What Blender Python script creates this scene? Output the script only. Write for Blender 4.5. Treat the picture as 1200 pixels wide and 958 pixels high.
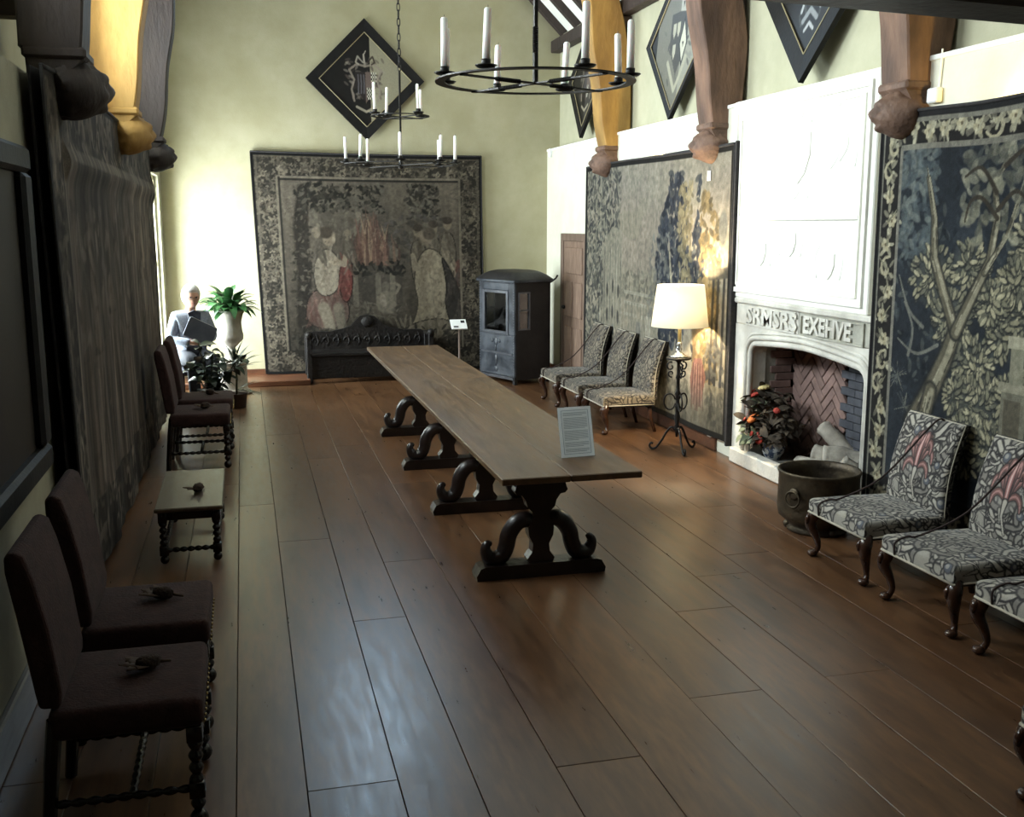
import bpy, bmesh, math, random
import numpy as np
from mathutils import Vector, Matrix, Euler

SC = bpy.context.scene
COL = SC.collection
for o in list(bpy.data.objects):
    bpy.data.objects.remove(o, do_unlink=True)
RN = random.Random(11)
rad = math.radians
PI = math.pi

# ------------------------------------------------------------------ camera
cam_d = bpy.data.cameras.new('camera')
cam = bpy.data.objects.new('camera', cam_d)
COL.objects.link(cam)
cam_d.sensor_width = 36.0
cam_d.lens = 36.0 * 1220.0 / 1200.0
cam_d.clip_start = 0.05
CAMR = Matrix(((0.96879271, 0.04321352, -0.24407637),
               (-0.24787231, 0.16889722, -0.95395652),
               (0.0, 0.9846859, 0.17433783)))
cam.matrix_world = Matrix.Translation((0, 0, 2.1)) @ CAMR.to_4x4()
SC.camera = cam

# ------------------------------------------------------------------ world, view
SC.view_settings.view_transform = 'Standard'
SC.view_settings.look = 'None'
SC.view_settings.gamma = 1.0
SC.view_settings.use_curve_mapping = False
SC.view_settings.exposure = 0.15
wd = bpy.data.worlds.new('sky'); SC.world = wd
wd.use_nodes = True
bg = wd.node_tree.nodes['Background']
bg.inputs[0].default_value = (0.72, 0.82, 1.0, 1)
bg.inputs[1].default_value = 1.2
SC.cycles.use_denoising = True
SC.cycles.max_bounces = 7
SC.cycles.diffuse_bounces = 4
SC.cycles.sample_clamp_indirect = 6.0
SC.cycles.caustics_reflective = False
SC.cycles.caustics_refractive = False

# room constants (metres): X to the right, Y into the hall, Z up
XL, XR, XRU, XLU, YB, YF = -1.0, 4.24, 4.42, -1.18, 14.55, -1.6
ZLED, ZPL, XRID, ZRID = 3.13, 4.57, 1.62, 7.3
TR_Y = (6.1, 8.95, 11.8)

def area(name, loc, rot, sx, sy, power, col=(1, 1, 1), spread=180):
    l = bpy.data.lights.new(name, 'AREA')
    l.shape = 'RECTANGLE'; l.size = sx; l.size_y = sy
    l.energy = power; l.color = col; l.spread = rad(spread)
    o = bpy.data.objects.new(name, l); COL.objects.link(o)
    o.location = loc; o.rotation_euler = rot
    return o
DAY = (1.0, 0.985, 0.95)
# daylight coming in through the windows of the hall (each sits outside the glass)
W_LOW = (12.70, 14.15, 0.35, 2.70)                     # tall window, far end of left wall
W_CLER = ((12.15, 13.95), (9.35, 11.4), (6.5, 8.5), (3.65, 5.65))   # clerestory windows, left
ZC0, ZC1 = 3.30, 4.42
W_GAB = (1.17, 2.13, 5.12, 6.06)                        # gable window, end wall
area('daylight_low_window', (XL - 0.22, (W_LOW[0] + W_LOW[1]) / 2, 1.52), (0, rad(-90), 0), 2.3, 1.4, 740, DAY)
CL_P = (90, 470, 800, 170)
for (a, b), p in zip(W_CLER, CL_P):
    area('daylight_clerestory', (XLU - 0.42, (a + b) / 2, (ZC0 + ZC1) / 2), (0, rad(-90), 0), ZC1 - ZC0, b - a, p, DAY)
area('daylight_gable', ((W_GAB[0] + W_GAB[1]) / 2, YB + 0.35, (W_GAB[2] + W_GAB[3]) / 2), (rad(-90), 0, 0), 0.95, 0.9, 240, (0.66, 0.82, 1.0))

# ------------------------------------------------------------------ helpers
def lin(c):
    c = np.asarray(c, float)
    return np.where(c <= 0.04045, c / 12.92, ((c + 0.055) / 1.055) ** 2.4)
def L3(c):            # 0-255 sRGB -> linear rgba
    r = lin(np.array(c[:3]) / 255.0)
    return (float(r[0]), float(r[1]), float(r[2]), 1.0)

MATS = {}
def M(name, c1, c2=None, scale=6.0, rough=0.6, metal=0.0, bump=0.0, bscale=None, stretch=(1, 1, 1),
      detail=5, lo=0.35, hi=0.65, r2=None, rnd=0.0, coat=0.0, spec=0.5, sheen=0.0, c3=None, c3scale=2.0, c3amt=0.5):
    """procedural noise-mottled principled material"""
    if name in MATS: return MATS[name]
    m = bpy.data.materials.new(name); m.use_nodes = True
    nt = m.node_tree; N = nt.nodes; K = nt.links
    b = N['Principled BSDF']
    tc = N.new('ShaderNodeTexCoord'); mp = N.new('ShaderNodeMapping')
    K.new(tc.outputs['Object'], mp.inputs[0]); mp.inputs['Scale'].default_value = stretch
    nz = N.new('ShaderNodeTexNoise'); nz.inputs['Scale'].default_value = scale; nz.inputs['Detail'].default_value = detail
    nz.inputs['Roughness'].default_value = 0.62
    K.new(mp.outputs[0], nz.inputs['Vector'])
    if rnd:
        oi = N.new('ShaderNodeObjectInfo'); ml = N.new('ShaderNodeMath'); ml.operation = 'MULTIPLY'; ml.inputs[1].default_value = 37.0
        K.new(oi.outputs['Random'], ml.inputs[0])
        cb = N.new('ShaderNodeCombineXYZ'); K.new(ml.outputs[0], cb.inputs[0]); K.new(ml.outputs[0], cb.inputs[1])
        K.new(cb.outputs[0], mp.inputs['Location'])
    rp = N.new('ShaderNodeValToRGB')
    rp.color_ramp.elements[0].position = lo; rp.color_ramp.elements[1].position = hi
    rp.color_ramp.elements[0].color = L3(c1); rp.color_ramp.elements[1].color = L3(c2 or c1)
    K.new(nz.outputs['Fac'], rp.inputs[0])
    out = rp.outputs[0]
    if c3:
        n3 = N.new('ShaderNodeTexNoise'); n3.inputs['Scale'].default_value = c3scale; n3.inputs['Detail'].default_value = 3
        K.new(mp.outputs[0], n3.inputs['Vector'])
        mr = N.new('ShaderNodeMapRange'); mr.inputs[1].default_value = 0.45; mr.inputs[2].default_value = 0.7; mr.inputs[4].default_value = c3amt
        K.new(n3.outputs['Fac'], mr.inputs[0])
        mx = N.new('ShaderNodeMix'); mx.data_type = 'RGBA'
        K.new(mr.outputs[0], mx.inputs[0]); K.new(out, mx.inputs[6]); mx.inputs[7].default_value = L3(c3)
        out = mx.outputs[2]
    if rnd:
        hs = N.new('ShaderNodeHueSaturation')
        mr = N.new('ShaderNodeMapRange'); mr.inputs[3].default_value = 1 - rnd; mr.inputs[4].default_value = 1 + rnd
        K.new(oi.outputs['Random'], mr.inputs[0]); K.new(mr.outputs[0], hs.inputs['Value']); K.new(out, hs.inputs['Color'])
        out = hs.outputs[0]
    K.new(out, b.inputs['Base Color'])
    b.inputs['Metallic'].default_value = metal
    b.inputs['Specular IOR Level'].default_value = spec
    b.inputs['Coat Weight'].default_value = coat
    if sheen: b.inputs['Sheen Weight'].default_value = sheen
    if r2 is not None:
        mr = N.new('ShaderNodeMapRange'); mr.inputs[1].default_value = 0.3; mr.inputs[2].default_value = 0.7
        mr.inputs[3].default_value = rough; mr.inputs[4].default_value = r2
        K.new(nz.outputs['Fac'], mr.inputs[0]); K.new(mr.outputs[0], b.inputs['Roughness'])
    else:
        b.inputs['Roughness'].default_value = rough
    if bump:
        n2 = N.new('ShaderNodeTexNoise'); n2.inputs['Scale'].default_value = bscale or scale * 3; n2.inputs['Detail'].default_value = 4
        K.new(mp.outputs[0], n2.inputs['Vector'])
        bp = N.new('ShaderNodeBump'); bp.inputs['Strength'].default_value = bump; bp.inputs['Distance'].default_value = 0.02
        K.new(n2.outputs['Fac'], bp.inputs['Height']); K.new(bp.outputs[0], b.inputs['Normal'])
    MATS[name] = m
    return m

def MV(name, rough=0.9, weave=260.0, bump=0.25, gain=1.0, sheen=0.0, mott=0.25):
    """picture woven / painted into the mesh colour layer, with thread relief"""
    if name in MATS: return MATS[name]
    m = bpy.data.materials.new(name); m.use_nodes = True
    N = m.node_tree.nodes; K = m.node_tree.links
    b = N['Principled BSDF']
    at = N.new('ShaderNodeAttribute'); at.attribute_name = 'Col'
    tc = N.new('ShaderNodeTexCoord')
    nz = N.new('ShaderNodeTexNoise'); nz.inputs['Scale'].default_value = weave; nz.inputs['Detail'].default_value = 2
    K.new(tc.outputs['Object'], nz.inputs['Vector'])
    mr = N.new('ShaderNodeMapRange'); mr.inputs[1].default_value = 0.3; mr.inputs[2].default_value = 0.7
    mr.inputs[3].default_value = gain * (1 - mott); mr.inputs[4].default_value = gain * (1 + mott)
    K.new(nz.outputs['Fac'], mr.inputs[0])
    vm = N.new('ShaderNodeVectorMath'); vm.operation = 'SCALE'
    K.new(at.outputs['Color'], vm.inputs[0]); K.new(mr.outputs[0], vm.inputs['Scale'])
    K.new(vm.outputs[0], b.inputs['Base Color'])
    b.inputs['Roughness'].default_value = rough
    b.inputs['Specular IOR Level'].default_value = 0.25
    if sheen: b.inputs['Sheen Weight'].default_value = sheen
    bp = N.new('ShaderNodeBump'); bp.inputs['Strength'].default_value = bump; bp.inputs['Distance'].default_value = 0.004
    K.new(nz.outputs['Fac'], bp.inputs['Height']); K.new(bp.outputs[0], b.inputs['Normal'])
    MATS[name] = m
    return m

def MEMIT(name, col, strength, base=(255, 255, 255)):
    if name in MATS: return MATS[name]
    m = bpy.data.materials.new(name); m.use_nodes = True
    b = m.node_tree.nodes['Principled BSDF']
    N = m.node_tree.nodes; K = m.node_tree.links
    nz = N.new('ShaderNodeTexNoise'); nz.inputs['Scale'].default_value = 30
    mr = N.new('ShaderNodeMapRange'); mr.inputs[3].default_value = strength * .92; mr.inputs[4].default_value = strength * 1.08
    K.new(nz.outputs['Fac'], mr.inputs[0]); K.new(mr.outputs[0], b.inputs['Emission Strength'])
    b.inputs['Base Color'].default_value = L3(base)
    b.inputs['Emission Color'].default_value = L3(col)
    b.inputs['Roughness'].default_value = 0.9
    MATS[name] = m
    return m

def MGLASS(name, tint=(235, 242, 245), gloss=0.12):
    if name in MATS: return MATS[name]
    m = bpy.data.materials.new(name); m.use_nodes = True
    N = m.node_tree.nodes; K = m.node_tree.links
    N.remove(N['Principled BSDF'])
    t = N.new('ShaderNodeBsdfTransparent'); t.inputs[0].default_value = L3(tint)
    g = N.new('ShaderNodeBsdfGlossy'); g.inputs['Roughness'].default_value = 0.05
    nz = N.new('ShaderNodeTexNoise'); nz.inputs['Scale'].default_value = 3
    mr = N.new('ShaderNodeMapRange'); mr.inputs[3].default_value = gloss * .7; mr.inputs[4].default_value = gloss * 1.3
    K.new(nz.outputs['Fac'], mr.inputs[0])
    x = N.new('ShaderNodeMixShader'); K.new(mr.outputs[0], x.inputs[0])
    K.new(t.outputs[0], x.inputs[1]); K.new(g.outputs[0], x.inputs[2])
    K.new(x.outputs[0], N['Material Output'].inputs[0])
    MATS[name] = m
    return m

class MB:
    """mesh collector; .x is a matrix applied to what is added"""
    def __init__(s): s.v = []; s.f = []; s.x = Matrix.Identity(4); s.c = None
    def add(s, vs, fs):
        o = len(s.v)
        s.v += [tuple(s.x @ Vector(p)) for p in vs]
        s.f += [tuple(i + o for i in f) for f in fs]
        return s
    def box(s, x0, x1, y0, y1, z0, z1, b=0.0):
        if b <= 0:
            vs = [(x, y, z) for z in (z0, z1) for y in (y0, y1) for x in (x0, x1)]
            return s.add(vs, [(0, 2, 3, 1), (4, 5, 7, 6), (0, 1, 5, 4), (2, 6, 7, 3), (0, 4, 6, 2), (1, 3, 7, 5)])
        bm = bmesh.new()
        bmesh.ops.create_cube(bm, size=1)
        for v in bm.verts:
            v.co = Vector((x0 + (v.co.x + .5) * (x1 - x0), y0 + (v.co.y + .5) * (y1 - y0), z0 + (v.co.z + .5) * (z1 - z0)))
        bmesh.ops.bevel(bm, geom=bm.edges[:], offset=b, segments=1, affect='EDGES')
        bm.verts.index_update()
        s.add([v.co[:] for v in bm.verts], [tuple(v.index for v in f.verts) for f in bm.faces]); bm.free()
        return s
    def prism(s, poly, d0, d1, plane='xz'):
        n = len(poly)
        mp = {'xz': lambda a, b, d: (a, d, b), 'yz': lambda a, b, d: (d, a, b), 'xy': lambda a, b, d: (a, b, d)}[plane]
        vs = [mp(a, b, d0) for a, b in poly] + [mp(a, b, d1) for a, b in poly]
        fs = [tuple(range(n))[::-1], tuple(range(n, 2 * n))] + [(i, (i + 1) % n, n + (i + 1) % n, n + i) for i in range(n)]
        return s.add(vs, fs)
    def tube(s, pts, r, n=8, cap=True, closed=False, sq=(1, 1)):
        P = [Vector(p) for p in pts]; m = len(P)
        rr = r if isinstance(r, (list, tuple)) else [r] * m
        vs = []; prev = None
        for i, p in enumerate(P):
            if closed: t = (P[(i + 1) % m] - P[i - 1]).normalized()
            else: t = (P[min(i + 1, m - 1)] - P[max(i - 1, 0)]).normalized()
            if prev is None:
                a = Vector((0, 0, 1)) if abs(t.z) < 0.9 else Vector((1, 0, 0))
                u = t.cross(a).normalized()
            else:
                u = (prev - t * prev.dot(t)).normalized()
            prev = u; w = t.cross(u)
            for k in range(n):
                a = 2 * PI * k / n
                vs.append(p + (u * math.cos(a) * sq[0] + w * math.sin(a) * sq[1]) * rr[i])
        fs = []
        for i in range(m if closed else m - 1):
            j = (i + 1) % m
            for k in range(n):
                fs.append((i * n + k, i * n + (k + 1) % n, j * n + (k + 1) % n, j * n + k))
        if cap and not closed:
            fs.append(tuple(range(n))[::-1]); fs.append(tuple((m - 1) * n + k for k in range(n)))
        return s.add(vs, fs)
    def lathe(s, prof, cx=0, cy=0, n=16, cap=True):
        vs = [(cx + r * math.cos(2 * PI * k / n), cy + r * math.sin(2 * PI * k / n), z) for r, z in prof for k in range(n)]
        m = len(prof)
        fs = [(i * n + k, i * n + (k + 1) % n, (i + 1) * n + (k + 1) % n, (i + 1) * n + k) for i in range(m - 1) for k in range(n)]
        if cap: fs += [tuple(range(n))[::-1], tuple((m - 1) * n + k for k in range(n))]
        return s.add(vs, fs)
    def ball(s, c, r, nu=12, nv=8, sc=(1, 1, 1), fn=None):
        vs = []; fs = []
        for j in range(nv + 1):
            th = PI * j / nv
            for i in range(nu):
                ph = 2 * PI * i / nu
                d = Vector((math.sin(th) * math.cos(ph), math.sin(th) * math.sin(ph), math.cos(th)))
                k = r * (fn(d) if fn else 1)
                vs.append((c[0] + d.x * k * sc[0], c[1] + d.y * k * sc[1], c[2] + d.z * k * sc[2]))
        for j in range(nv):
            for i in range(nu):
                fs.append((j * nu + i, (j + 1) * nu + i, (j + 1) * nu + (i + 1) % nu, j * nu + (i + 1) % nu))
        return s.add(vs, fs)
    def mesh(s, name, mat=None, smooth=False):
        me = bpy.data.meshes.new(name)
        me.from_pydata(s.v, [], s.f); me.update()
        if mat: me.materials.append(mat)
        if smooth: me.polygons.foreach_set('use_smooth', [True] * len(me.polygons))
        return me
    def build(s, name, mat, parent=None, smooth=False, fix=True):
        me = s.mesh(name, mat, smooth)
        if fix:
            bm = bmesh.new(); bm.from_mesh(me)
            bmesh.ops.remove_doubles(bm, verts=bm.verts, dist=1e-6)
            bmesh.ops.recalc_face_normals(bm, faces=bm.faces); bm.to_mesh(me); bm.free()
        return link(name, me, parent)

def link(name, me, parent=None):
    o = bpy.data.objects.new(name, me); COL.objects.link(o)
    if parent: o.parent = parent
    return o
def tag(o, label=None, cat=None, group=None, kind=None):
    if label: o['label'] = label
    if cat: o['category'] = cat
    if group: o['group'] = group
    if kind: o['kind'] = kind
    return o
def thing(name, label, cat, loc=(0, 0, 0), rz=0.0, group=None):
    o = bpy.data.objects.new(name, None); COL.objects.link(o)
    o.empty_display_size = 0.1
    o.location = loc; o.rotation_euler = (0, 0, rz)
    return tag(o, label, cat, group)
def struct(o): o['kind'] = 'structure'; return o
def part_copy(name, me, parent, loc=(0, 0, 0), rot=(0, 0, 0), sc=1.0):
    o = bpy.data.objects.new(name, me); COL.objects.link(o); o.parent = parent
    o.location = loc; o.rotation_euler = rot
    o.scale = (sc, sc, sc) if not isinstance(sc, tuple) else sc
    return o
def copy_tree(o, parent=None):
    c = o.copy(); COL.objects.link(c); c.parent = parent
    for ch in list(o.children): copy_tree(ch, c)
    return c
def spiral(cx, cz, r0, r1, a0, a1, n=14):
    return [(cx + (r0 + (r1 - r0) * t / n) * math.cos(a0 + (a1 - a0) * t / n), cz + (r0 + (r1 - r0) * t / n) * math.sin(a0 + (a1 - a0) * t / n)) for t in range(n + 1)]
def catmull(pts, k=6):
    P = [Vector(p) for p in pts]; out = []
    for i in range(len(P) - 1):
        a, b, c, d = P[max(i - 1, 0)], P[i], P[i + 1], P[min(i + 2, len(P) - 1)]
        for j in range(k):
            t = j / k
            out.append(0.5 * ((2 * b) + (c - a) * t + (2 * a - 5 * b + 4 * c - d) * t * t + (3 * b - a - 3 * c + d) * t ** 3))
    out.append(P[-1])
    return out
def lerp_list(vals, n):
    v = np.interp(np.linspace(0, 1, n), np.linspace(0, 1, len(vals)), vals)
    return [float(q) for q in v]

# ---- small paint canvas (rows from the bottom), used to weave / embroider / paint pictures
class Cv:
    def __init__(s, W, H, ppm, base, seed=1):
        s.W, s.H, s.p = W, H, ppm
        s.w, s.h = int(W * ppm) + 1, int(H * ppm) + 1
        s.a = np.ones((s.h, s.w, 3)) * np.array(base, float)
        s.r = np.random.RandomState(seed)
        s.X, s.Y = np.meshgrid(np.linspace(0, W, s.w), np.linspace(0, H, s.h))
    def noise(s, fx, fy=None, octv=3):
        fy = fy or fx; out = np.zeros((s.h, s.w)); amp = 1; tot = 0
        for o in range(octv):
            gx, gy = int(s.W * fx * 2 ** o) + 3, int(s.H * fy * 2 ** o) + 3
            g = s.r.rand(gy, gx)
            u = s.X * fx * 2 ** o; v = s.Y * fy * 2 ** o
            i, j = u.astype(int), v.astype(int); fu, fv = u - i, v - j
            fu = fu * fu * (3 - 2 * fu); fv = fv * fv * (3 - 2 * fv)
            out += amp * ((g[j, i] * (1 - fu) + g[j, i + 1] * fu) * (1 - fv) + (g[j + 1, i] * (1 - fu) + g[j + 1, i + 1] * fu) * fv)
            tot += amp; amp *= 0.55
        return out / tot
    def win(s, x0, x1, y0, y1):
        i0, i1 = max(0, int(x0 * s.p)), min(s.w, int(x1 * s.p) + 2)
        j0, j1 = max(0, int(y0 * s.p)), min(s.h, int(y1 * s.p) + 2)
        return i0, i1, j0, j1
    def put(s, w, mask, col, a):
        i0, i1, j0, j1 = w
        m = (mask * a)[..., None]
        s.a[j0:j1, i0:i1] = s.a[j0:j1, i0:i1] * (1 - m) + np.array(col, float) * m
    def ell(s, x, y, rx, ry, ang, col, a=1.0, soft=0.25):
        q = max(rx, ry); w = s.win(x - q, x + q, y - q, y + q)
        if w[0] >= w[1] or w[2] >= w[3]: return
        X = s.X[w[2]:w[3], w[0]:w[1]] - x; Y = s.Y[w[2]:w[3], w[0]:w[1]] - y
        c, sn = math.cos(ang), math.sin(ang)
        d = np.sqrt(((X * c + Y * sn) / rx) ** 2 + ((-X * sn + Y * c) / ry) ** 2)
        s.put(w, np.clip((1 - d) / soft, 0, 1), col, a)
    def stroke(s, pts, wd, col, a=1.0, soft=0.3):
        n = len(pts); ww = wd if isinstance(wd, (list, tuple)) else [wd] * n
        if len(ww) != n: ww = lerp_list(list(ww), n)
        q = max(ww); xs = [p[0] for p in pts]; ys = [p[1] for p in pts]
        w = s.win(min(xs) - q, max(xs) + q, min(ys) - q, max(ys) + q)
        if w[0] >= w[1] or w[2] >= w[3]: return
        X = s.X[w[2]:w[3], w[0]:w[1]]; Y = s.Y[w[2]:w[3], w[0]:w[1]]
        best = np.zeros(X.shape)
        for k in range(n - 1):
            (ax, ay), (bx, by) = pts[k][:2], pts[k + 1][:2]
            dx, dy = bx - ax, by - ay; l2 = dx * dx + dy * dy + 1e-9
            t = np.clip(((X - ax) * dx + (Y - ay) * dy) / l2, 0, 1)
            d = np.hypot(X - ax - t * dx, Y - ay - t * dy)
            r = ww[k] + (ww[k + 1] - ww[k]) * t
            best = np.maximum(best, np.clip((1 - d / (r + 1e-6)) / soft, 0, 1))
        s.put(w, best, col, a)
    def poly(s, pts, col, a=1.0, ol=False):
        if ol:
            for _ in range(2): pts = [q for k in range(len(pts)) for q in ((pts[k][0] * .75 + pts[(k + 1) % len(pts)][0] * .25, pts[k][1] * .75 + pts[(k + 1) % len(pts)][1] * .25), (pts[k][0] * .25 + pts[(k + 1) % len(pts)][0] * .75, pts[k][1] * .25 + pts[(k + 1) % len(pts)][1] * .75))]
            s.poly(pts, col, a); s.stroke(list(pts) + [pts[0]], .011, np.array(col, float) * .45, .8); return
        xs = [p[0] for p in pts]; ys = [p[1] for p in pts]
        w = s.win(min(xs), max(xs), min(ys), max(ys))
        if w[0] >= w[1] or w[2] >= w[3]: return
        X = s.X[w[2]:w[3], w[0]:w[1]]; Y = s.Y[w[2]:w[3], w[0]:w[1]]
        ins = np.zeros(X.shape, bool); n = len(pts)
        for k in range(n):
            (ax, ay), (bx, by) = pts[k], pts[(k + 1) % n]
            if ay == by: continue
            c = ((ay > Y) != (by > Y)) & (X < (bx - ax) * (Y - ay) / (by - ay) + ax)
            ins ^= c
        s.put(w, ins.astype(float), col, a)
    def rect(s, x0, x1, y0, y1, col, a=1.0):
        w = (max(0, int(round(x0 * s.p))), min(s.w, int(round(x1 * s.p)) + 1), max(0, int(round(y0 * s.p))), min(s.h, int(round(y1 * s.p)) + 1))
        s.put(w, np.ones((w[3] - w[2], w[1] - w[0])), col, a)
    def mix(s, mask, col, a=1.0):
        m = (np.clip(mask, 0, 1) * a)[..., None]; s.a = s.a * (1 - m) + np.array(col, float) * m
    def leaves(s, x0, x1, y0, y1, n, size, cols, a=0.8, asp=0.45, fn=None, clump=0):
        for _ in range(n):
            x, y = s.r.uniform(x0, x1), s.r.uniform(y0, y1)
            if fn and not fn(x, y): continue
            sz = size * s.r.uniform(0.6, 1.4); an = s.r.uniform(0, PI)
            c = np.array(cols[s.r.randint(len(cols))], float) + s.r.uniform(-10, 10)
            if clump:
                for k in range(clump):
                    q = an + 2 * PI * k / clump
                    s.ell(x + math.cos(q) * sz * .8, y + math.sin(q) * sz * .8, sz, sz * asp, q, c + s.r.uniform(-14, 14), a)
            else: s.ell(x, y, sz, sz * asp, an, c, a)
    def mul(s, arr): s.a *= arr[..., None]

def canvas_grid(cv, pos, sat=0.6, con=1.12):
    """mesh grid with one vertex for each canvas cell; pos(X,Y) -> (x,y,z) arrays in metres"""
    h, w = cv.h, cv.w
    x, y, z = pos(cv.X, cv.Y)
    co = np.stack([x, y, z], -1).reshape(-1, 3)
    idx = np.arange(h * w).reshape(h, w)
    q = np.stack([idx[:-1, :-1], idx[:-1, 1:], idx[1:, 1:], idx[1:, :-1]], -1).reshape(-1, 4)
    g_ = cv.a.mean(-1, keepdims=True); aa = g_ + (cv.a - g_) * sat; aa = (aa - 108) * con + 108
    col = np.concatenate([lin(np.clip(aa, 4, 255) / 255.0), np.ones((h, w, 1))], -1).reshape(-1, 4)
    return co, q, col
def mesh_np(name, co, q, col, mat, smooth=True):
    me = bpy.data.meshes.new(name)
    me.vertices.add(len(co)); me.vertices.foreach_set('co', co.astype(np.float32).ravel())
    me.loops.add(q.size); me.loops.foreach_set('vertex_index', q.astype(np.int32).ravel())
    me.polygons.add(len(q)); me.polygons.foreach_set('loop_start', np.arange(0, q.size, 4, dtype=np.int32))
    me.polygons.foreach_set('use_smooth', np.ones(len(q), bool))
    at = me.color_attributes.new('Col', 'FLOAT_COLOR', 'POINT')
    at.data.foreach_set('color', col.astype(np.float32).ravel())
    me.update(calc_edges=True); me.validate()
    me.materials.append(mat)
    return me
# ------------------------------------------------------------------ shared materials
m_plaster = M('cream_plaster', (166, 160, 130), (178, 172, 144), scale=2.2, rough=0.9, bump=0.12, bscale=60, c3=(152, 145, 110), c3scale=0.9, c3amt=0.6)
m_plaster_l = M('grey_plaster', (150, 147, 128), (166, 162, 142), scale=2.5, rough=0.92, bump=0.12, bscale=60)
m_plaster_r = M('pale_grey_plaster', (170, 167, 142), (182, 179, 154), scale=2.5, rough=0.92, bump=0.12, bscale=60)
m_white = M('white_plaster', (236, 235, 226), (244, 243, 236), scale=3, rough=0.85, bump=0.06, bscale=50)
m_floor = M('waxed_floorboard', (84, 57, 37), (108, 76, 50), scale=5, rough=0.27, r2=0.38, stretch=(5, 0.8, 3), rnd=0.16, bump=0.005, bscale=14, c3=(64, 43, 29), c3scale=1.6, c3amt=0.7, spec=0.5)
m_dark = M('floor_void', (14, 10, 8), (20, 15, 11), rough=0.95)
m_oak = M('dark_oak', (44, 33, 28), (66, 50, 41), scale=4, rough=0.5, stretch=(1, 1, 6), bump=0.25, bscale=22)
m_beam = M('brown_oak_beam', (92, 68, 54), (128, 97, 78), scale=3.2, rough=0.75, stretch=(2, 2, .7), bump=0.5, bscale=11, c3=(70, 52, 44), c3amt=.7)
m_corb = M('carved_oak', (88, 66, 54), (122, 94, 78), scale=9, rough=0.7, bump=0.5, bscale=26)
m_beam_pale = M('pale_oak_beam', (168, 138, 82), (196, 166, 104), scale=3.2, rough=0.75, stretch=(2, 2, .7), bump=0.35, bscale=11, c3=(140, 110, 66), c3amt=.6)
m_beam_lit = M('flood_lit_oak_beam', (142, 108, 54), (168, 131, 70), scale=3.2, rough=0.75, stretch=(2, 2, .7), bump=0.35, bscale=11, c3=(112, 82, 44), c3amt=.6)  # yellow of the flood lamps put into the oak colour of two braces
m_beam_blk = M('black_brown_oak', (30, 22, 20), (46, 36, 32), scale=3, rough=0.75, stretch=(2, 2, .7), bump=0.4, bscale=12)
m_beam_dk = M('dark_brown_oak', (40, 31, 28), (60, 48, 43), scale=3, rough=0.7, stretch=(2, 2, .7), bump=0.4, bscale=12)  # dark brown mottled oak for roof timbers, posts and one brace
m_stone = M('limestone', (196, 192, 182), (220, 217, 208), scale=5, rough=0.85, bump=0.25, bscale=40, c3=(150, 146, 138), c3scale=2.4, c3amt=.55)
m_stone_dk = M('grey_limestone', (150, 148, 136), (190, 188, 176), scale=6, rough=0.9, bump=0.35, bscale=40, c3=(112, 110, 100), c3scale=3, c3amt=.7)
m_winf = M('window_stone', (188, 180, 150), (202, 196, 168), scale=5, rough=0.85)
m_glass = MGLASS('window_glass')
m_iron = M('black_iron', (22, 20, 19), (38, 35, 33), scale=20, rough=0.45, metal=0.6, bump=0.2, bscale=60)
m_skirt = M('skirting_oak', (78, 48, 32), (104, 66, 44), scale=4, rough=0.4, stretch=(1, 6, 6))

# ------------------------------------------------------------------ floor
fl = struct(MB().box(XL - 0.2, XR + 0.6, YF, YB + 0.1, -0.12, -0.03).build('floor', m_dark))
seams = [-1.0, -.72, -.42, -.11, .148, .49, .775, 1.105, 1.46, 1.86, 2.22, 2.57, 2.92, 3.24, 3.55, 3.88, 4.24]
butts = {3: [3.0, 7.9, 11.2], 4: [3.68, 6.9, 10.6], 5: [5.35, 9.4, 12.6], 6: [2.2, 6.3, 9.9], 7: [3.62, 8.3, 12.0], 8: [6.6, 10.7], 9: [4.05, 8.9, 12.3],
         10: [2.4, 5.05, 9.6], 11: [4.10, 5.56, 10.9], 12: [2.9, 5.9, 8.2, 11.8], 13: [3.4, 7.0, 10.2], 14: [4.5, 8.4], 15: [3.1, 6.1, 11.0], 0: [4.0, 9.0], 1: [5.5, 10.4], 2: [2.7, 8.6]}
for i in range(len(seams) - 1):
    ys = [YF] + sorted(butts[i]) + [YB]
    for a, b in zip(ys[:-1], ys[1:]):
        x0, x1 = seams[i] + 0.0016, seams[i + 1] - 0.0016
        cxp, cyp = (x0 + x1) / 2, (a + b) / 2
        mb = MB().box(x0 - cxp, x1 - cxp, a + .0013 - cyp, b - .0013 - cyp, -0.03, 0, b=0.0015)
        o = mb.build('floorboard', m_floor, fl); o.location = (cxp, cyp, RN.uniform(-.0012, 0.0))
        o.rotation_euler = (0, RN.uniform(-.0018, .0018), 0)

# ------------------------------------------------------------------ walls
def holes(mb, x0, x1, y0, y1, z0, z1, hs):
    """wall slab (thickness x0..x1) along Y with rectangular holes [(ya,yb,za,zb)]"""
    y = y0
    for (ya, yb, za, zb) in sorted(hs):
        if ya > y: mb.box(x0, x1, y, ya, z0, z1)
        if za > z0: mb.box(x0, x1, ya, yb, z0, za)
        if zb < z1: mb.box(x0, x1, ya, yb, zb, z1)
        y = yb
    if y < y1: mb.box(x0, x1, y, y1, z0, z1)
    return mb
ZLL = 2.84
mb = holes(MB(), XL - 0.45, XL, YF - .2, YB, -0.1, ZLL, [W_LOW])
wl = struct(mb.build('wall_left', m_plaster_l))
mb = holes(MB(), XLU - 0.35, XLU, YF - .2, YB, ZLL - .1, ZPL + .12, [(a, b, ZC0, ZC1) for a, b in W_CLER])
wlu = struct(mb.build('wall_left_upper', m_plaster))
FPY0, FPY1, FPZ = 6.36, 8.22, 1.16
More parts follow.
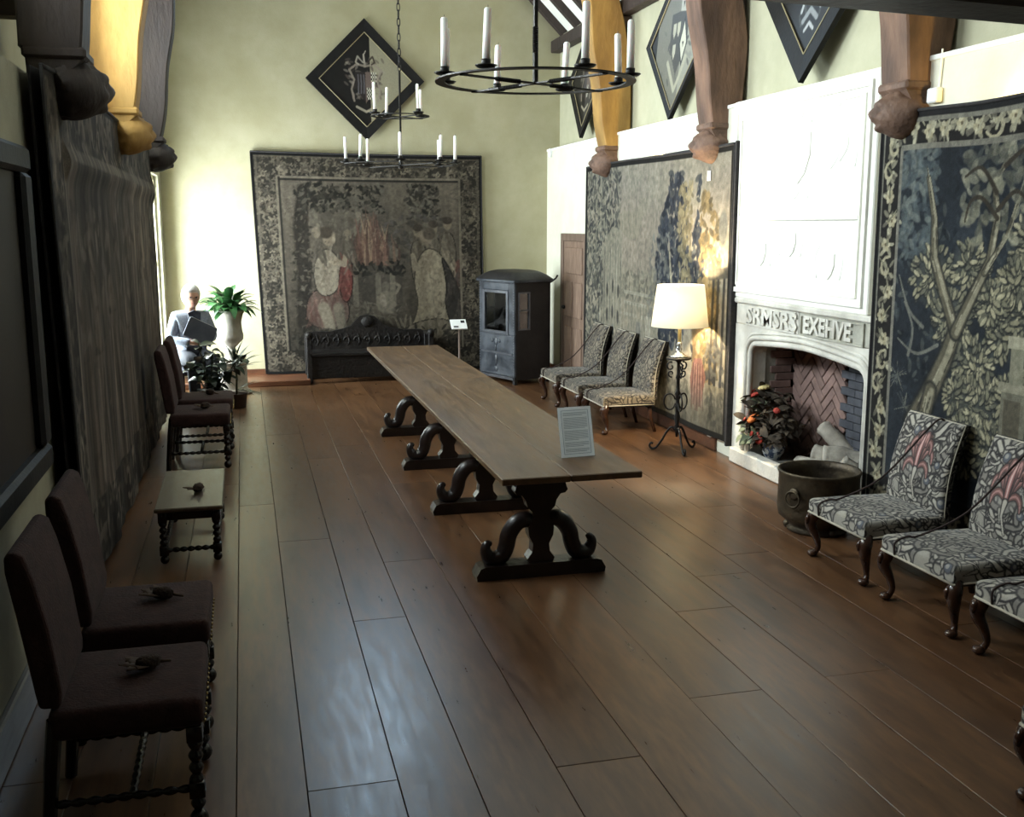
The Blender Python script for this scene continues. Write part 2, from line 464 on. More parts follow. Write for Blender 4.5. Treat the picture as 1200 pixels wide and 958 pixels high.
mb = holes(MB(), XR, XR + 0.62, YF - .2, YB, -0.1, ZLED, [(FPY0, FPY1, -0.1, FPZ)])
wr = struct(mb.build('wall_right', M('cream_limewash', (214, 212, 194), (224, 222, 206), scale=3, rough=.9, bump=.08, bscale=50)))
wru = struct(MB().box(XRU, XRU + .3, YF - .2, YB, ZLED - .1, ZPL + .12).build('wall_right_upper', m_plaster_r))
struct(MB().box(XR - 0.012, XR + .19, YF, YB, ZLED - .02, ZLED + .012, b=.004).build('trim_ledge', m_white))
x0, x1 = XLU - .3, XRU + .3
mb = MB().box(x0, x1, YB, YB + .3, -.1, W_GAB[2])
mb.box(x0, W_GAB[0], YB, YB + .3, W_GAB[2], W_GAB[3]).box(W_GAB[1], x1, YB, YB + .3, W_GAB[2], W_GAB[3])
mb.box(x0, x1, YB, YB + .3, W_GAB[3], ZRID + .2)
struct(mb.build('wall_back', m_plaster))
struct(MB().box(x0, x1, YF - .3, YF, -.1, ZRID + .2).build('wall_front', m_oak))
struct(MB().box(XL + .62, XR, YB - .03, YB, 0, .15, b=.006).build('baseboard_back', m_skirt))
struct(MB().box(XL, 0.80, 13.86, YB, 0, .075, b=.008).build('trim_step', m_skirt))
struct(MB().box(XL, XL + .03, YF, 12.6, 0, .2, b=.008).build('baseboard_left', M('sheen_grey_board', (112, 110, 112), (136, 134, 136), scale=6, rough=.35, stretch=(4, .6, 4))))  # light sheen on the wooden skirting put into its grey colour
struct(MB().box(XR - .025, XR, 8.8, YB, 0, .13, b=.006).build('baseboard_right', m_skirt))

# roof slopes with their rafters
cl = MB()
def slope_pt(side, t, out=0.0):
    xa = XRU if side > 0 else XLU
    dx, dz = XRID - xa, ZRID - ZPL
    l = math.hypot(dx, dz); n = (dz / l * side, (XRU - XRID) / l)
    return xa + dx * t + n[0] * out, ZPL + dz * t + n[1] * out
for s in (1, -1):
    a, b, c, d = slope_pt(s, -.12, .16), slope_pt(s, 1.02, .16), slope_pt(s, 1.02, .3), slope_pt(s, -.12, .3)
    cl.prism([a, b, c, d], YF - .2, YB + .1, 'xz')
ceil = struct(cl.build('ceiling', m_white))
for s in (1, -1):
    a, b, c, d = slope_pt(s, -.1, .07), slope_pt(s, 1.0, .07), slope_pt(s, 1.0, .165), slope_pt(s, -.1, .165)
    me = MB().prism([a, b, c, d], -.05, .05, 'xz').mesh('rafter', m_beam_dk)
    bm = bmesh.new(); bm.from_mesh(me); bmesh.ops.recalc_face_normals(bm, faces=bm.faces); bm.to_mesh(me); bm.free()
    y = YB - .08
    while y > YF:
        part_copy('rafter', me, ceil, (0, y, 0)); y -= 0.62
wp = struct(MB().box(XRU - .14, XRU, YF, YB, ZPL - .12, ZPL + .04, b=.01).build('trim_wall_plate_right', m_beam_dk))
struct(MB().box(XLU, XLU + .14, YF, YB, ZPL - .12, ZPL + .04, b=.01).build('trim_wall_plate_left', m_beam_dk))

# windows (stone frame, mullions, panes)
def window(n, axis, a0, a1, z0, z1, pos, nm, trans):
    """axis 'x': window lies in a wall facing X at x=pos, running along Y; 'y': faces Y"""
    def bx(mb, p, q, zz0, zz1, t=.05, b=.012):
        return mb.box(pos - t, pos + t, p, q, zz0, zz1, b) if axis == 'x' else mb.box(p, q, pos - t, pos + t, zz0, zz1, b)
    f = MB(); w = .07
    bx(f, a0, a0 + w, z0, z1); bx(f, a1 - w, a1, z0, z1); bx(f, a0 + w, a1 - w, z0, z0 + w); bx(f, a0 + w, a1 - w, z1 - w, z1)
    root = struct(f.build('window_%d' % n, m_winf))
    st = (a1 - a0) / nm
    for k in range(1, nm): bx(MB(), a0 + k * st - .04, a0 + k * st + .04, z0 + w, z1 - w).build('mullion', m_winf, root)
    zs = [z0] + list(trans) + [z1]
    for zz in trans: bx(MB(), a0 + w, a1 - w, zz - .035, zz + .035, .045).build('transom', m_winf, root)
    for k in range(nm):
        for za, zb in zip(zs[:-1], zs[1:]):
            bx(MB(), a0 + k * st + .03, a0 + (k + 1) * st - .03, za + .03, zb - .03, .004, 0).build('pane', m_glass, root)
    return root
window(1, 'x', W_LOW[0], W_LOW[1], W_LOW[2], W_LOW[3], XL - .10, 3, (1.6,))
for i, (a, b) in enumerate(W_CLER): window(2 + i, 'x', a, b, ZC0, ZC1, XLU - .25, 4, ())
window(6, 'y', W_GAB[0], W_GAB[1], W_GAB[2], W_GAB[3], YB + .15, 3, ())

# door behind the tapestry on the right wall
dr = MB()
dr.box(XR - .05, XR, 12.62, 12.72, 0, 1.98, b=.008); dr.box(XR - .05, XR, 13.62, 13.72, 0, 1.98, b=.008); dr.box(XR - .05, XR, 12.72, 13.62, 1.88, 1.98, b=.008)
d1 = struct(dr.build('door_1', M('door_frame_oak', (98, 80, 68), (120, 100, 86), scale=5, rough=.6, stretch=(3, 3, .8))))
m_door = M('door_oak', (112, 90, 76), (138, 114, 98), scale=5, rough=.6, stretch=(3, 3, .8), bump=.2)
MB().box(XR - .03, XR, 12.72, 13.62, 0, 1.88).build('door_leaf', m_door, d1)
for (ya, yb, za, zb) in ((12.8, 13.12, .15, .75), (13.22, 13.54, .15, .75), (12.8, 13.12, .88, 1.35), (13.22, 13.54, .88, 1.35), (12.8, 13.54, 1.45, 1.8)):
    MB().box(XR - .045, XR - .028, ya, yb, za, zb, b=.012).build('door_panel', m_door, d1)
hd = MB().ball((XR - .07, 13.5, 1.0), .028).tube([(XR - .03, 13.5, 1.0), (XR - .07, 13.5, 1.0)], .012); hd.build('door_knob', m_iron, d1, True)

# ------------------------------------------------------------------ arch braces on carved corbels
R_IN = [(4.10, 2.98), (4.08, 3.1), (4.02, 3.47), (3.94, 4.02), (3.87, 4.57), (3.74, 5.0), (3.5, 5.45), (3.1, 5.9)]
R_OUT = [(3.3, 6.15), (3.75, 5.6), (4.0, 5.15), (4.24, 4.6), (4.33, 4.13), (4.40, 3.62), (4.38, 3.1), (4.38, 2.98)]
def headfn(seed):
    rr = random.Random(seed); ph = rr.uniform(.3, .6)
    bumps = [((0, -1, .10), .16, .08), ((0, -1, .0), .19, .11), ((0, -1, -.10), .2, .12), ((-.3, -.9, .36), .24, .17), ((.3, -.9, .36), .24, .17), ((-.42, -.85, -.2), .25, .10), ((.42, -.85, -.2), .25, .10),
             ((0, -.9, -.55), .22, .20), ((0, -.95, -.33), .12, .08), ((-.34, -.92, .12), .17, -.14), ((.34, -.92, .12), .17, -.14), ((0, -.93, -.38), .10, -.13), ((-.2, -.92, -.36), .10, -.09), ((.2, -.92, -.36), .10, -.09),
             ((-1, .1, .05), .3, .10), ((1, .1, .05), .3, .10)]
    bumps = [(Vector(c).normalized(), w, a) for c, w, a in bumps]
    def fn(d):
        k = 1.0
        for c, w, a in bumps: k += a * math.exp(-((d - c).length / w) ** 2)
        k += .075 * math.sin(15 * d.x + 5 * d.z + seed) * math.sin(14 * d.z + 9 * d.y) * min(1, 1.6 * (max(0, d.z - .35) + max(0, d.y + .15)))
        return k
    return fn
def arch_brace(y, side, mb_mat, mc_mat, label, seed):
    root = thing('arch_brace', label, 'beam', (0, y, 0), 0, 'arch braces along the side walls')
    mir = (lambda x: x) if side > 0 else (lambda x: 3.33 - x)
    pin = catmull([(a, b, 0) for a, b in R_IN], 4); pout = catmull([(a, b, 0) for a, b in R_OUT], 4)
    poly = [(mir(p.x) + .012 * math.sin(7 * p.y + seed), p.y) for p in pin] + [(mir(p.x) + .01 * math.sin(6 * p.y + seed * 2), p.y) for p in pout]
    b = MB().prism(poly, -.15, .15, 'xz').build('brace', mb_mat, root)
    bv = b.modifiers.new('b', 'BEVEL'); bv.width = .02; bv.segments = 1; bv.limit_method = 'ANGLE'
    xw = XRU if side > 0 else XLU
    zb = ZLED + .02
    xs = sorted((xw - side * .13, xw - side * .002))
    MB().box(xs[0], xs[1], -.07, .07, zb, ZPL - .13, b=.01).build('wall_post', m_beam_dk, root)
    # corbel block and grotesque head under the brace, looking into the room
    xc = mir(4.22)
    c = MB().box(xc - .155, xc + .155, -.16, .16, 2.935, 2.995, b=.015)
    c.build('abacus', mc_mat, root)
    h = MB(); h.x = Matrix.Translation((xc - side * .05, -.01, 2.80)) @ Matrix.Rotation(rad(-90 * side - 22 * (1 if side > 0 else -1)), 4, 'Z')
    h.ball((0, 0, 0), .145, 48, 38, (1.05, 1.25, 1.1), headfn(seed))
    h.build('corbel_head', mc_mat, root, True)
    k = MB().prism([(xc - .14, 2.94), (xc + .14, 2.94), (xc + side * .13, 2.70), (xc + side * .02, 2.70)], -.14, .14, 'xz')
    k.build('corbel_block', mc_mat, root)
    return root
arch_brace(TR_Y[2], 1, m_beam_lit, m_corb, 'yellow-lit oak arch brace with carved head, farthest on the right wall', 1)
arch_brace(TR_Y[1], 1, m_beam, m_corb, 'reddish brown oak arch brace with beaked carved head above the chimney corner', 2)
arch_brace(TR_Y[0], 1, m_beam, m_corb, 'oak arch brace with round carved head above the blue leafy tapestry', 3)
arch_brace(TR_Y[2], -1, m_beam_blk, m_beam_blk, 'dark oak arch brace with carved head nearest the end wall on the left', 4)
arch_brace(TR_Y[1], -1, m_beam_lit, m_beam_lit, 'golden lit oak arch brace on the left wall between two dark ones', 5)
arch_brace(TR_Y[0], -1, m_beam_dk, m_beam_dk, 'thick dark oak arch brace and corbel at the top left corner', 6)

# dark tie beam just under the gallery opening, top right
a = Vector((0.9, 3.15, 2.84)); b = Vector((4.30, 3.15, 2.745))
d = (b - a).normalized()
tb = MB().prism([(0, 0), ((b - a).length, 0), ((b - a).length, .3), (0, .3)], -.13, .13, 'xz')
t = tb.build('gallery_beam', m_oak)
t.location = a; t.rotation_euler = (0, math.atan2(-(b.z - a.z), b.x - a.x), 0)
bv = t.modifiers.new('b', 'BEVEL'); bv.width = .015
tag(t, 'near black oak beam crossing the top right of the view', 'beam')

# ------------------------------------------------------------------ fireplace
def ring_prism(mb, inner, outer, x0, x1, cl=False):
    n = len(inner)
    vs = [(x0, a, b) for a, b in inner] + [(x0, a, b) for a, b in outer] + [(x1, a, b) for a, b in inner] + [(x1, a, b) for a, b in outer]
    fs = []
    for i in range(n - 1):
        j = i + 1
        fs += [(i, j, n + j, n + i), (2 * n + i, 3 * n + i, 3 * n + j, 2 * n + j), (i, 2 * n + i, 2 * n + j, j), (n + i, n + j, 3 * n + j, 3 * n + i)]
    fs += [(0, n, 3 * n, 2 * n), (n - 1, 3 * n - 1, 4 * n - 1, 2 * n - 1)]
    return mb.add(vs, fs)
FY = 7.28; HW = .87
def arch_path(off=0.0):
    w = HW + off
    pts = [(-w, .0), (-w, .985)]
    r = .10 + off
    for k in range(1, 7):
        q = PI - k * (PI / 2 - .12) / 6
        pts.append((-w + r + r * math.cos(q), .985 + r * math.sin(q) * (1.0)))
    xe, ze = pts[-1]
    for k in range(1, 6): pts.append((xe * (1 - k / 5), ze + (1.135 + off - ze) * (1 - (1 - k / 5) ** 1.5)))
    full = pts + [(-x, z) for x, z in reversed(pts[:-1])]
    return [(FY - x, z) for x, z in full]       # first point = far (large Y) side
fp = thing('fireplace', 'pale stone fireplace with carved lintel and herringbone brick back in the right wall', 'fireplace', (0, 0, 0))
inner = arch_path(0.0)
outer = []
for (y, z) in arch_path(0.2):
    outer.append((y, z))
n = len(inner)
out2 = []
for i, (y, z) in enumerate(inner):
    t = i / (n - 1)
    if i <= 1: out2.append((FY + 1.16, [0, 0.8][i]))
    elif i >= n - 2: out2.append((FY - 1.04, [0.8, 0][i - (n - 2)]))
    else:
        u = (i - 2) / (n - 5); out2.append((FY + 1.16 - u * 2.20, 1.24))
out2[1] = (FY + 1.16, 1.24 * .7); out2[n - 2] = (FY - 1.04, 1.24 * .7)
out2[2] = (FY + 1.16, 1.24); out2[n - 3] = (FY - 1.04, 1.24)
ring_prism(MB(), inner, out2, XR - .03, XR + .12).build('surround', m_stone, fp)
for k, (off, r, xo) in enumerate(((.012, .026, -.02), (.06, .022, -.035), (.098, .014, -.03))):
    mb = MB(); mb.tube([(XR + xo, y, z) for y, z in arch_path(off)], r, 8); mb.build('arch_moulding', m_stone, fp, True)
# lintel: two carved stones with raised letters, cornice above
ylint = (FY + 1.16, 7.36, FY - 1.04)
for k in range(2):
    m_l = m_stone if k == 0 else m_stone_dk
    ya, yb = ylint[k] - .004, ylint[k + 1] + .004
    fr = MB().box(XR - .03, XR, yb, ya, 1.242, 1.42, b=.006); lo = fr.build('lintel_stone', m_l, fp)
    fr = MB(); i0, i1 = (yb + .05, ya - .22) if k == 0 else (yb + .22, ya - .05)
    fr.box(XR - .045, XR - .028, i0, i1, 1.243, 1.258).box(XR - .045, XR - .028, i0, i1, 1.397, 1.412)
    fr.box(XR - .045, XR - .028, i0 - .015, i0, 1.243, 1.412).box(XR - .045, XR - .028, i1, i1 + .015, 1.243, 1.412)
    fr.build('carved_border', m_l, lo)
def text_obj(body, size, extrude, mat, parent, mw, name='lettering', align='CENTER', fitw=None, bold=0.0):
    cu = bpy.data.curves.new('t', 'FONT'); cu.body = body; cu.size = size; cu.extrude = extrude; cu.align_x = align; cu.align_y = 'CENTER'
    cu.resolution_u = 2; cu.offset = bold
    ob = bpy.data.objects.new('t', cu); COL.objects.link(ob)
    bpy.context.view_layer.update()
    dg = bpy.context.evaluated_depsgraph_get()
    me = bpy.data.meshes.new_from_object(ob.evaluated_get(dg))
    bpy.data.objects.remove(ob, do_unlink=True)
    if fitw:
        xs = [v.co.x for v in me.vertices]; w = max(xs) - min(xs)
        for v in me.vertices: v.co.x *= fitw / w
    me.transform(mw); me.materials.clear(); me.materials.append(mat)
    return link(name, me, parent)
ROTR = Matrix(((0, 0, -1, 0), (-1, 0, 0, 0), (0, 1, 0, 0), (0, 0, 0, 1)))      # text on right wall: reads along -Y, faces -X
text_obj('SRMSRS', .19, .012, m_stone, fp, Matrix.Translation((XR - .034, 7.80, 1.327)) @ ROTR, fitw=.86, bold=.006)
text_obj('EXEHVE', .185, .012, m_stone, fp, Matrix.Translation((XR - .034, 6.94, 1.327)) @ ROTR, fitw=.66, bold=.006)
MB().box(XR - .05, XR, FY - 1.06, FY + 1.18, 1.42, 1.47, b=.012).build('cornice', m_stone, fp)
MB().box(XR - .045, XR, FY - 1.04, FY + 1.18, 0, .12, b=.01).build('plinth', m_stone, fp)
kb = MB().box(XR - .085, XR + .03, FY - .98, FY + 1.10, 0, .135, b=.012); kb.build('hearth_kerb', m_stone, fp)
m_ash = M('sooty_hearth', (92, 90, 84), (122, 118, 110), scale=6, rough=.9)
MB().box(XR + .0, XR + .55, FY - .92, FY + .94, .0, .10).build('hearth_slab', m_ash, fp)
m_soot = M('soot_black', (20, 18, 17), (34, 31, 29), scale=5, rough=.95)
XBK = XR + .40
MB().box(XBK + .03, XBK + .2, FPY0 - .05, FPY1 + .05, 0, 1.6).box(XR + .12, XBK + .2, FPY0 - .2, FPY0, .1, 1.6).box(XR + .12, XBK + .2, FPY1, FPY1 + .2, .1, 1.6).build('firebox', m_soot, fp)
MB().box(XR + .12, XBK + .2, FPY0, FPY1, FPZ + .02, FPZ + .2).build('flue_throat', m_soot, fp)
m_brick = M('fire_brick', (112, 90, 84), (140, 114, 106), scale=7, rough=.9, bump=.3, rnd=.14, c3=(108, 86, 82), c3amt=.6)
m_brickd = M('sooted_brick', (50, 52, 60), (74, 76, 84), scale=7, rough=.85, bump=.3, rnd=.2)
bw, bl = .078, .24
me_b = MB().box(-.02, .012, -bl / 2 + .004, bl / 2 - .004, -bw / 2 + .004, bw / 2 - .004, b=.004).mesh('brick', m_brick)
YH = 7.33
for i in range(-16, 17):
    for j in range(-3, 4):
        # herringbone bond turned 45 degrees
        for o in (0, 1):
            u = i * bw + (bl / 2 if o == 0 else bw / 2) + 0
            v = i * bw + j * 2 * bl + (bw / 2 if o == 0 else bw + bl / 2 - bw / 2 + bw / 2)
            if o == 1: u, v = i * bw + bw / 2, i * bw + j * 2 * bl + bw + bl / 2 - 0
            y = (u - v) * .7071; z = (u + v) * .7071
            yy, zz = FY + .40 + y, .62 + z
            if YH < yy < FPY1 - .02 and .08 < zz < 1.2:
                part_copy('brick', me_b, fp, (XBK + .01 - .004 * RN.random(), yy, zz), (rad(45 if o == 0 else -45), 0, 0))
me_d = MB().box(-.03, .012, -.1, .1, -.03, .03, b=.004).mesh('brick', m_brickd)
for r in range(16):
    for c in range(5):
        yy = YH - .09 - c * .205 - (.1 if r % 2 else 0)
        if yy > FPY0 + .06: part_copy('brick', me_d, fp, (XBK - .01, yy, .13 + r * .066))
me_j = MB().box(-.1, .1, -.03, .012, -.03, .03, b=.004).mesh('brick', m_brick)
for r in range(16):
    part_copy('brick', me_j, fp, (XBK - .08 - (.05 if r % 2 else 0), FPY1 - .045, .13 + r * .066))
MB().box(XR + .10, XR + .22, FPY1 - .06, FPY1, .1, 1.15).build('jamb_stone', m_stone_dk, fp)

# logs on the hearth
m_log = M('pale_birch_log', (150, 144, 134), (190, 184, 172), scale=9, rough=.85, bump=.4, c3=(96, 88, 80), c3amt=.7)
def log(p0, p1, r, label, r2=None):
    o = MB(); pts = catmull([p0, (Vector(p0) + Vector(p1)) / 2 + Vector((.0, .01, .012)), p1], 4)
    o.tube(pts, [r * 1.15 * (1 + .06 * math.sin(5 * i)) for i in range(len(pts))], 10)
    tag(o.build('log', m_log, None, True), label, 'log', 'logs in the fireplace')
log((XR + .10, 7.48, .165), (XR + .22, 7.02, .165), .062, 'pale log lying along the front of the hearth')
log((XR + .16, 7.36, .285), (XR + .30, 7.16, .215), .062, 'short pale log resting slanted on the front log')
log((XR + .30, 7.46, .46), (XR + .36, 7.10, .27), .06, 'log leaning upright against the brick fireback')
log((XR + .06, 6.80, .33), (XR + .26, 6.66, .14), .06, 'mossy log propped at the right jamb of the hearth')
log((XR + .02, 6.94, .15), (XR + .24, 6.72, .13), .045, 'thin log flat on the hearth behind the copper')
log((XR + .10, 7.12, .30), (XR + .34, 6.98, .26), .085, 'thick charred log end facing out of the hearth')

# ------------------------------------------------------------------ plaster overmantel
ov = thing('overmantel', 'white plaster overmantel panel with moulded shields above the fireplace', 'overmantel', (0, 0, 0))
OY0, OY1 = 6.42, 8.59
MB().box(XR - .045, XR, OY0, OY1, 1.47, ZLED + .01, b=.008).build('panel', m_white, ov)
def frame_rect(name, x0, x1, ya, yb, za, zb, w, parent, mat):
    m = MB().box(x0, x1, ya, ya + w, za, zb).box(x0, x1, yb - w, yb, za, zb).box(x0, x1, ya + w, yb - w, za, za + w).box(x0, x1, ya + w, yb - w, zb - w, zb)
    return m.build(name, mat, parent)
frame_rect('moulding', XR - .065, XR - .04, OY0 + .06, OY1 - .06, 1.52, ZLED - .06, .04, ov, m_white)
frame_rect('moulding', XR - .06, XR - .04, OY0 + .14, OY1 - .16, 1.58, ZLED - .14, .018, ov, m_white)
MB().box(XR - .065, XR - .04, OY0 + .15, OY1 - .17, 2.13, 2.17, b=.006).build('moulding', m_white, ov)
def relief(pts, r, name='relief_scroll'):
    m = MB(); m.tube([(XR - .042, y, z) for y, z in catmull2(pts)], r * .62, 6); m.build(name, m_white, ov, True)
def catmull2(pts): return [(p.x, p.y) for p in catmull([(a, b, 0) for a, b in pts], 4)]
def shield(y, z, s):
    p = [(y - s, z + s), (y + s, z + s), (y + s, z), (y + .6 * s, z - .8 * s), (y, z - 1.25 * s), (y - .6 * s, z - .8 * s), (y - s, z)]
    MB().prism(p, XR - .054, XR - .04, 'yz').build('relief_shield', m_white, ov)
for dy, sg in ((.62, 1), (-.55, -1)):
    c = 7.42 + dy
    relief([(c, 2.55), (c + .1 * sg, 2.66), (c + .04 * sg, 2.78), (c - .08 * sg, 2.84), (c - .12 * sg, 2.92), (c - .02 * sg, 2.95)], .018)
    relief([(c - .12 * sg, 2.5), (c - .02 * sg, 2.6), (c - .1 * sg, 2.7), (c - .2 * sg, 2.74)], .015)
    relief([(c + .2 * sg, 2.5), (c + .22 * sg, 2.66), (c + .14 * sg, 2.8)], .014)
shield(7.45, 2.62, .17)
relief([(7.62, 2.86), (7.5, 2.95), (7.45, 2.88), (7.4, 2.95), (7.28, 2.86)], .02)
relief([(7.62, 2.36), (7.5, 2.30), (7.4, 2.36), (7.28, 2.30)], .016)
for c, z in ((8.0, 1.86), (7.52, 1.95), (6.95, 1.80)):
    shield(c, z, .085)
    relief([(c + .16, z - .1), (c + .19, z + .05), (c + .13, z + .14)], .013); relief([(c - .16, z - .1), (c - .19, z + .05), (c - .13, z + .14)], .013)
# ------------------------------------------------------------------ long trestle table
m_top = M('waxed_table_oak', (78, 56, 34), (100, 74, 46), scale=4, rough=.34, r2=.5, stretch=(7, .7, 5), bump=.05, bscale=10, rnd=.06, c3=(62, 44, 28), c3scale=1.2, c3amt=.6)
m_trest = M('black_oak_trestle', (22, 16, 14), (38, 27, 23), scale=5, rough=.33, bump=.2, bscale=20)
TX0, TX1, TXC = 1.275, 2.065, 1.67
table = thing('trestle_table', 'very long dark oak trestle table running down the middle of the hall', 'table', (TXC, 0, 0))
def board(xa, xb, ya, yb):
    cx_, cy_ = (xa + xb) / 2 - TXC, (ya + yb) / 2
    o = MB().box(-(xb - xa) / 2, (xb - xa) / 2, -(yb - ya) / 2, (yb - ya) / 2, .735, .772, b=.005).build('table_board', m_top, table)
    o.location = (cx_, cy_, 0)
for (xa, xb, ya, yb) in ((TX0, 1.655, 5.19, 11.42), (1.659, TX1, 5.19, 8.86), (1.659, TX1, 8.863, 11.42)): board(xa, xb, ya, yb)
def trestle(y):
    # silhouette across the table: sled foot, vase pillar, two S-scroll brackets, spreading head
    f = MB().prism([(-.40, 0), (.40, 0), (.405, .03), (.38, .075), (.35, .085), (-.35, .085), (-.38, .075), (-.405, .03)], -.07, .07, 'xz')
    foot = f.build('sled_foot', m_trest, table); foot.location = (0, y, 0)
    half = [(.075, .085), (.085, .11), (.055, .15), (.05, .20), (.075, .25), (.08, .30), (.06, .345), (.05, .37), (.055, .40), (.085, .43), (.095, .47), (.12, .505), (.15, .51), (.165, .53), (.155, .555),
            (.14, .55), (.145, .535), (.15, .575), (.19, .62), (.25, .67), (.31, .70), (.31, .735)]
    poly = half + [(-x, z) for x, z in reversed(half)]
    p = MB().prism(poly, -.045, .045, 'xz').build('pillar', m_trest, table); p.location = (0, y, 0)
    for s in (1, -1):
        path = catmull([(.04 * s, 0, .315), (.09 * s, 0, .345), (.145 * s, 0, .325), (.19 * s, 0, .26), (.205 * s, 0, .19), (.23 * s, 0, .135), (.275 * s, 0, .115), (.315 * s, 0, .13), (.335 * s, 0, .175), (.322 * s, 0, .21), (.300 * s, 0, .205)], 5)
        mb = MB(); mb.tube(path, lerp_list([.04, .052, .054, .054, .052, .052, .05, .044, .034, .026, .014], len(path)), 8, sq=(1.0, 1.0))
        mb.tube([(.265 * s, 0, .08), (.275 * s, 0, .115)], .035, 8)
        b = mb.build('scroll_bracket', m_trest, table, True); b.location = (0, y, 0)
for y in (5.86, 7.34, 8.80, 10.29): trestle(y)
MB().box(-.03, .03, 5.8, 10.35, .66, .735, b=.006).build('under_rail', m_trest, table)

# leaflet in a clear stand on the near end of the table
m_paper = M('white_paper', (240, 242, 243), (246, 247, 248), scale=20, rough=.7)
def paper_mat():
    m = bpy.data.materials.new('thin_paper'); m.use_nodes = True; N = m.node_tree.nodes; K = m.node_tree.links
    b = N['Principled BSDF']; b.inputs['Base Color'].default_value = L3((244, 247, 249)); b.inputs['Roughness'].default_value = .8
    tr = N.new('ShaderNodeBsdfTranslucent'); tr.inputs[0].default_value = L3((250, 252, 252))
    nz = N.new('ShaderNodeTexNoise'); nz.inputs['Scale'].default_value = 300; mr = N.new('ShaderNodeMapRange'); mr.inputs[3].default_value = .45; mr.inputs[4].default_value = .55
    K.new(nz.outputs['Fac'], mr.inputs[0])
    mx = N.new('ShaderNodeMixShader'); K.new(mr.outputs[0], mx.inputs[0]); K.new(b.outputs[0], mx.inputs[1]); K.new(tr.outputs[0], mx.inputs[2]); K.new(mx.outputs[0], N['Material Output'].inputs[0])
    return m
m_leaflet = paper_mat()
m_ink = M('grey_print', (168, 174, 180), (184, 190, 194), scale=40, rough=.8)
m_acr = MGLASS('clear_acrylic', (245, 248, 250), .10)
ls = thing('leaflet_stand', 'white printed information leaflet in a clear upright stand on the table', 'sign', (1.83, 5.60, .772), rad(6))
tl = Matrix.Rotation(rad(14), 4, 'X')
def lbx(x0, x1, y0, y1, z0, z1, nm, mt, par=ls, rx=-12):
    o = MB().box(x0, x1, y0, y1, z0, z1).build(nm, mt, par); return o
mb = MB(); mb.x = Matrix.Rotation(rad(-15), 4, 'X'); mb.box(-.108, .108, .003, .006, .0, .298); sh = mb.build('acrylic_sheet', m_acr, ls)
mb = MB(); mb.x = Matrix.Rotation(rad(-15), 4, 'X'); mb.box(-.104, .104, .0005, .002, .004, .294); pg = mb.build('leaflet', m_leaflet, ls)
MB().box(-.108, .108, 0.0, .09, 0, .004).build('stand_base', m_acr, ls)
mb = MB(); mb.x = Matrix.Rotation(rad(-15), 4, 'X')
for (xa, xb, za, zb) in ((-.085, .085, .022, .0235), (-.085, .085, .274, .2755), (-.085, -.0835, .022, .275), (.0835, .085, .022, .275)): mb.box(xa, xb, -.0005, .0004, za, zb)
mb.build('printed_border', M('navy_line', (70, 82, 110), (80, 92, 120), rough=.8), pg)
mb = MB(); mb.x = Matrix.Rotation(rad(-15), 4, 'X')
z = .262
for para in (3, 9, 8, 4, 3):
    for k in range(para):
        w = .15 if k < para - 1 else RN.uniform(.06, .14)
        mb.box(-.075, -.075 + w, -.0005, .0004, z - .003, z); z -= .0074
    z -= .008
mb.build('printed_lines', m_ink, pg)

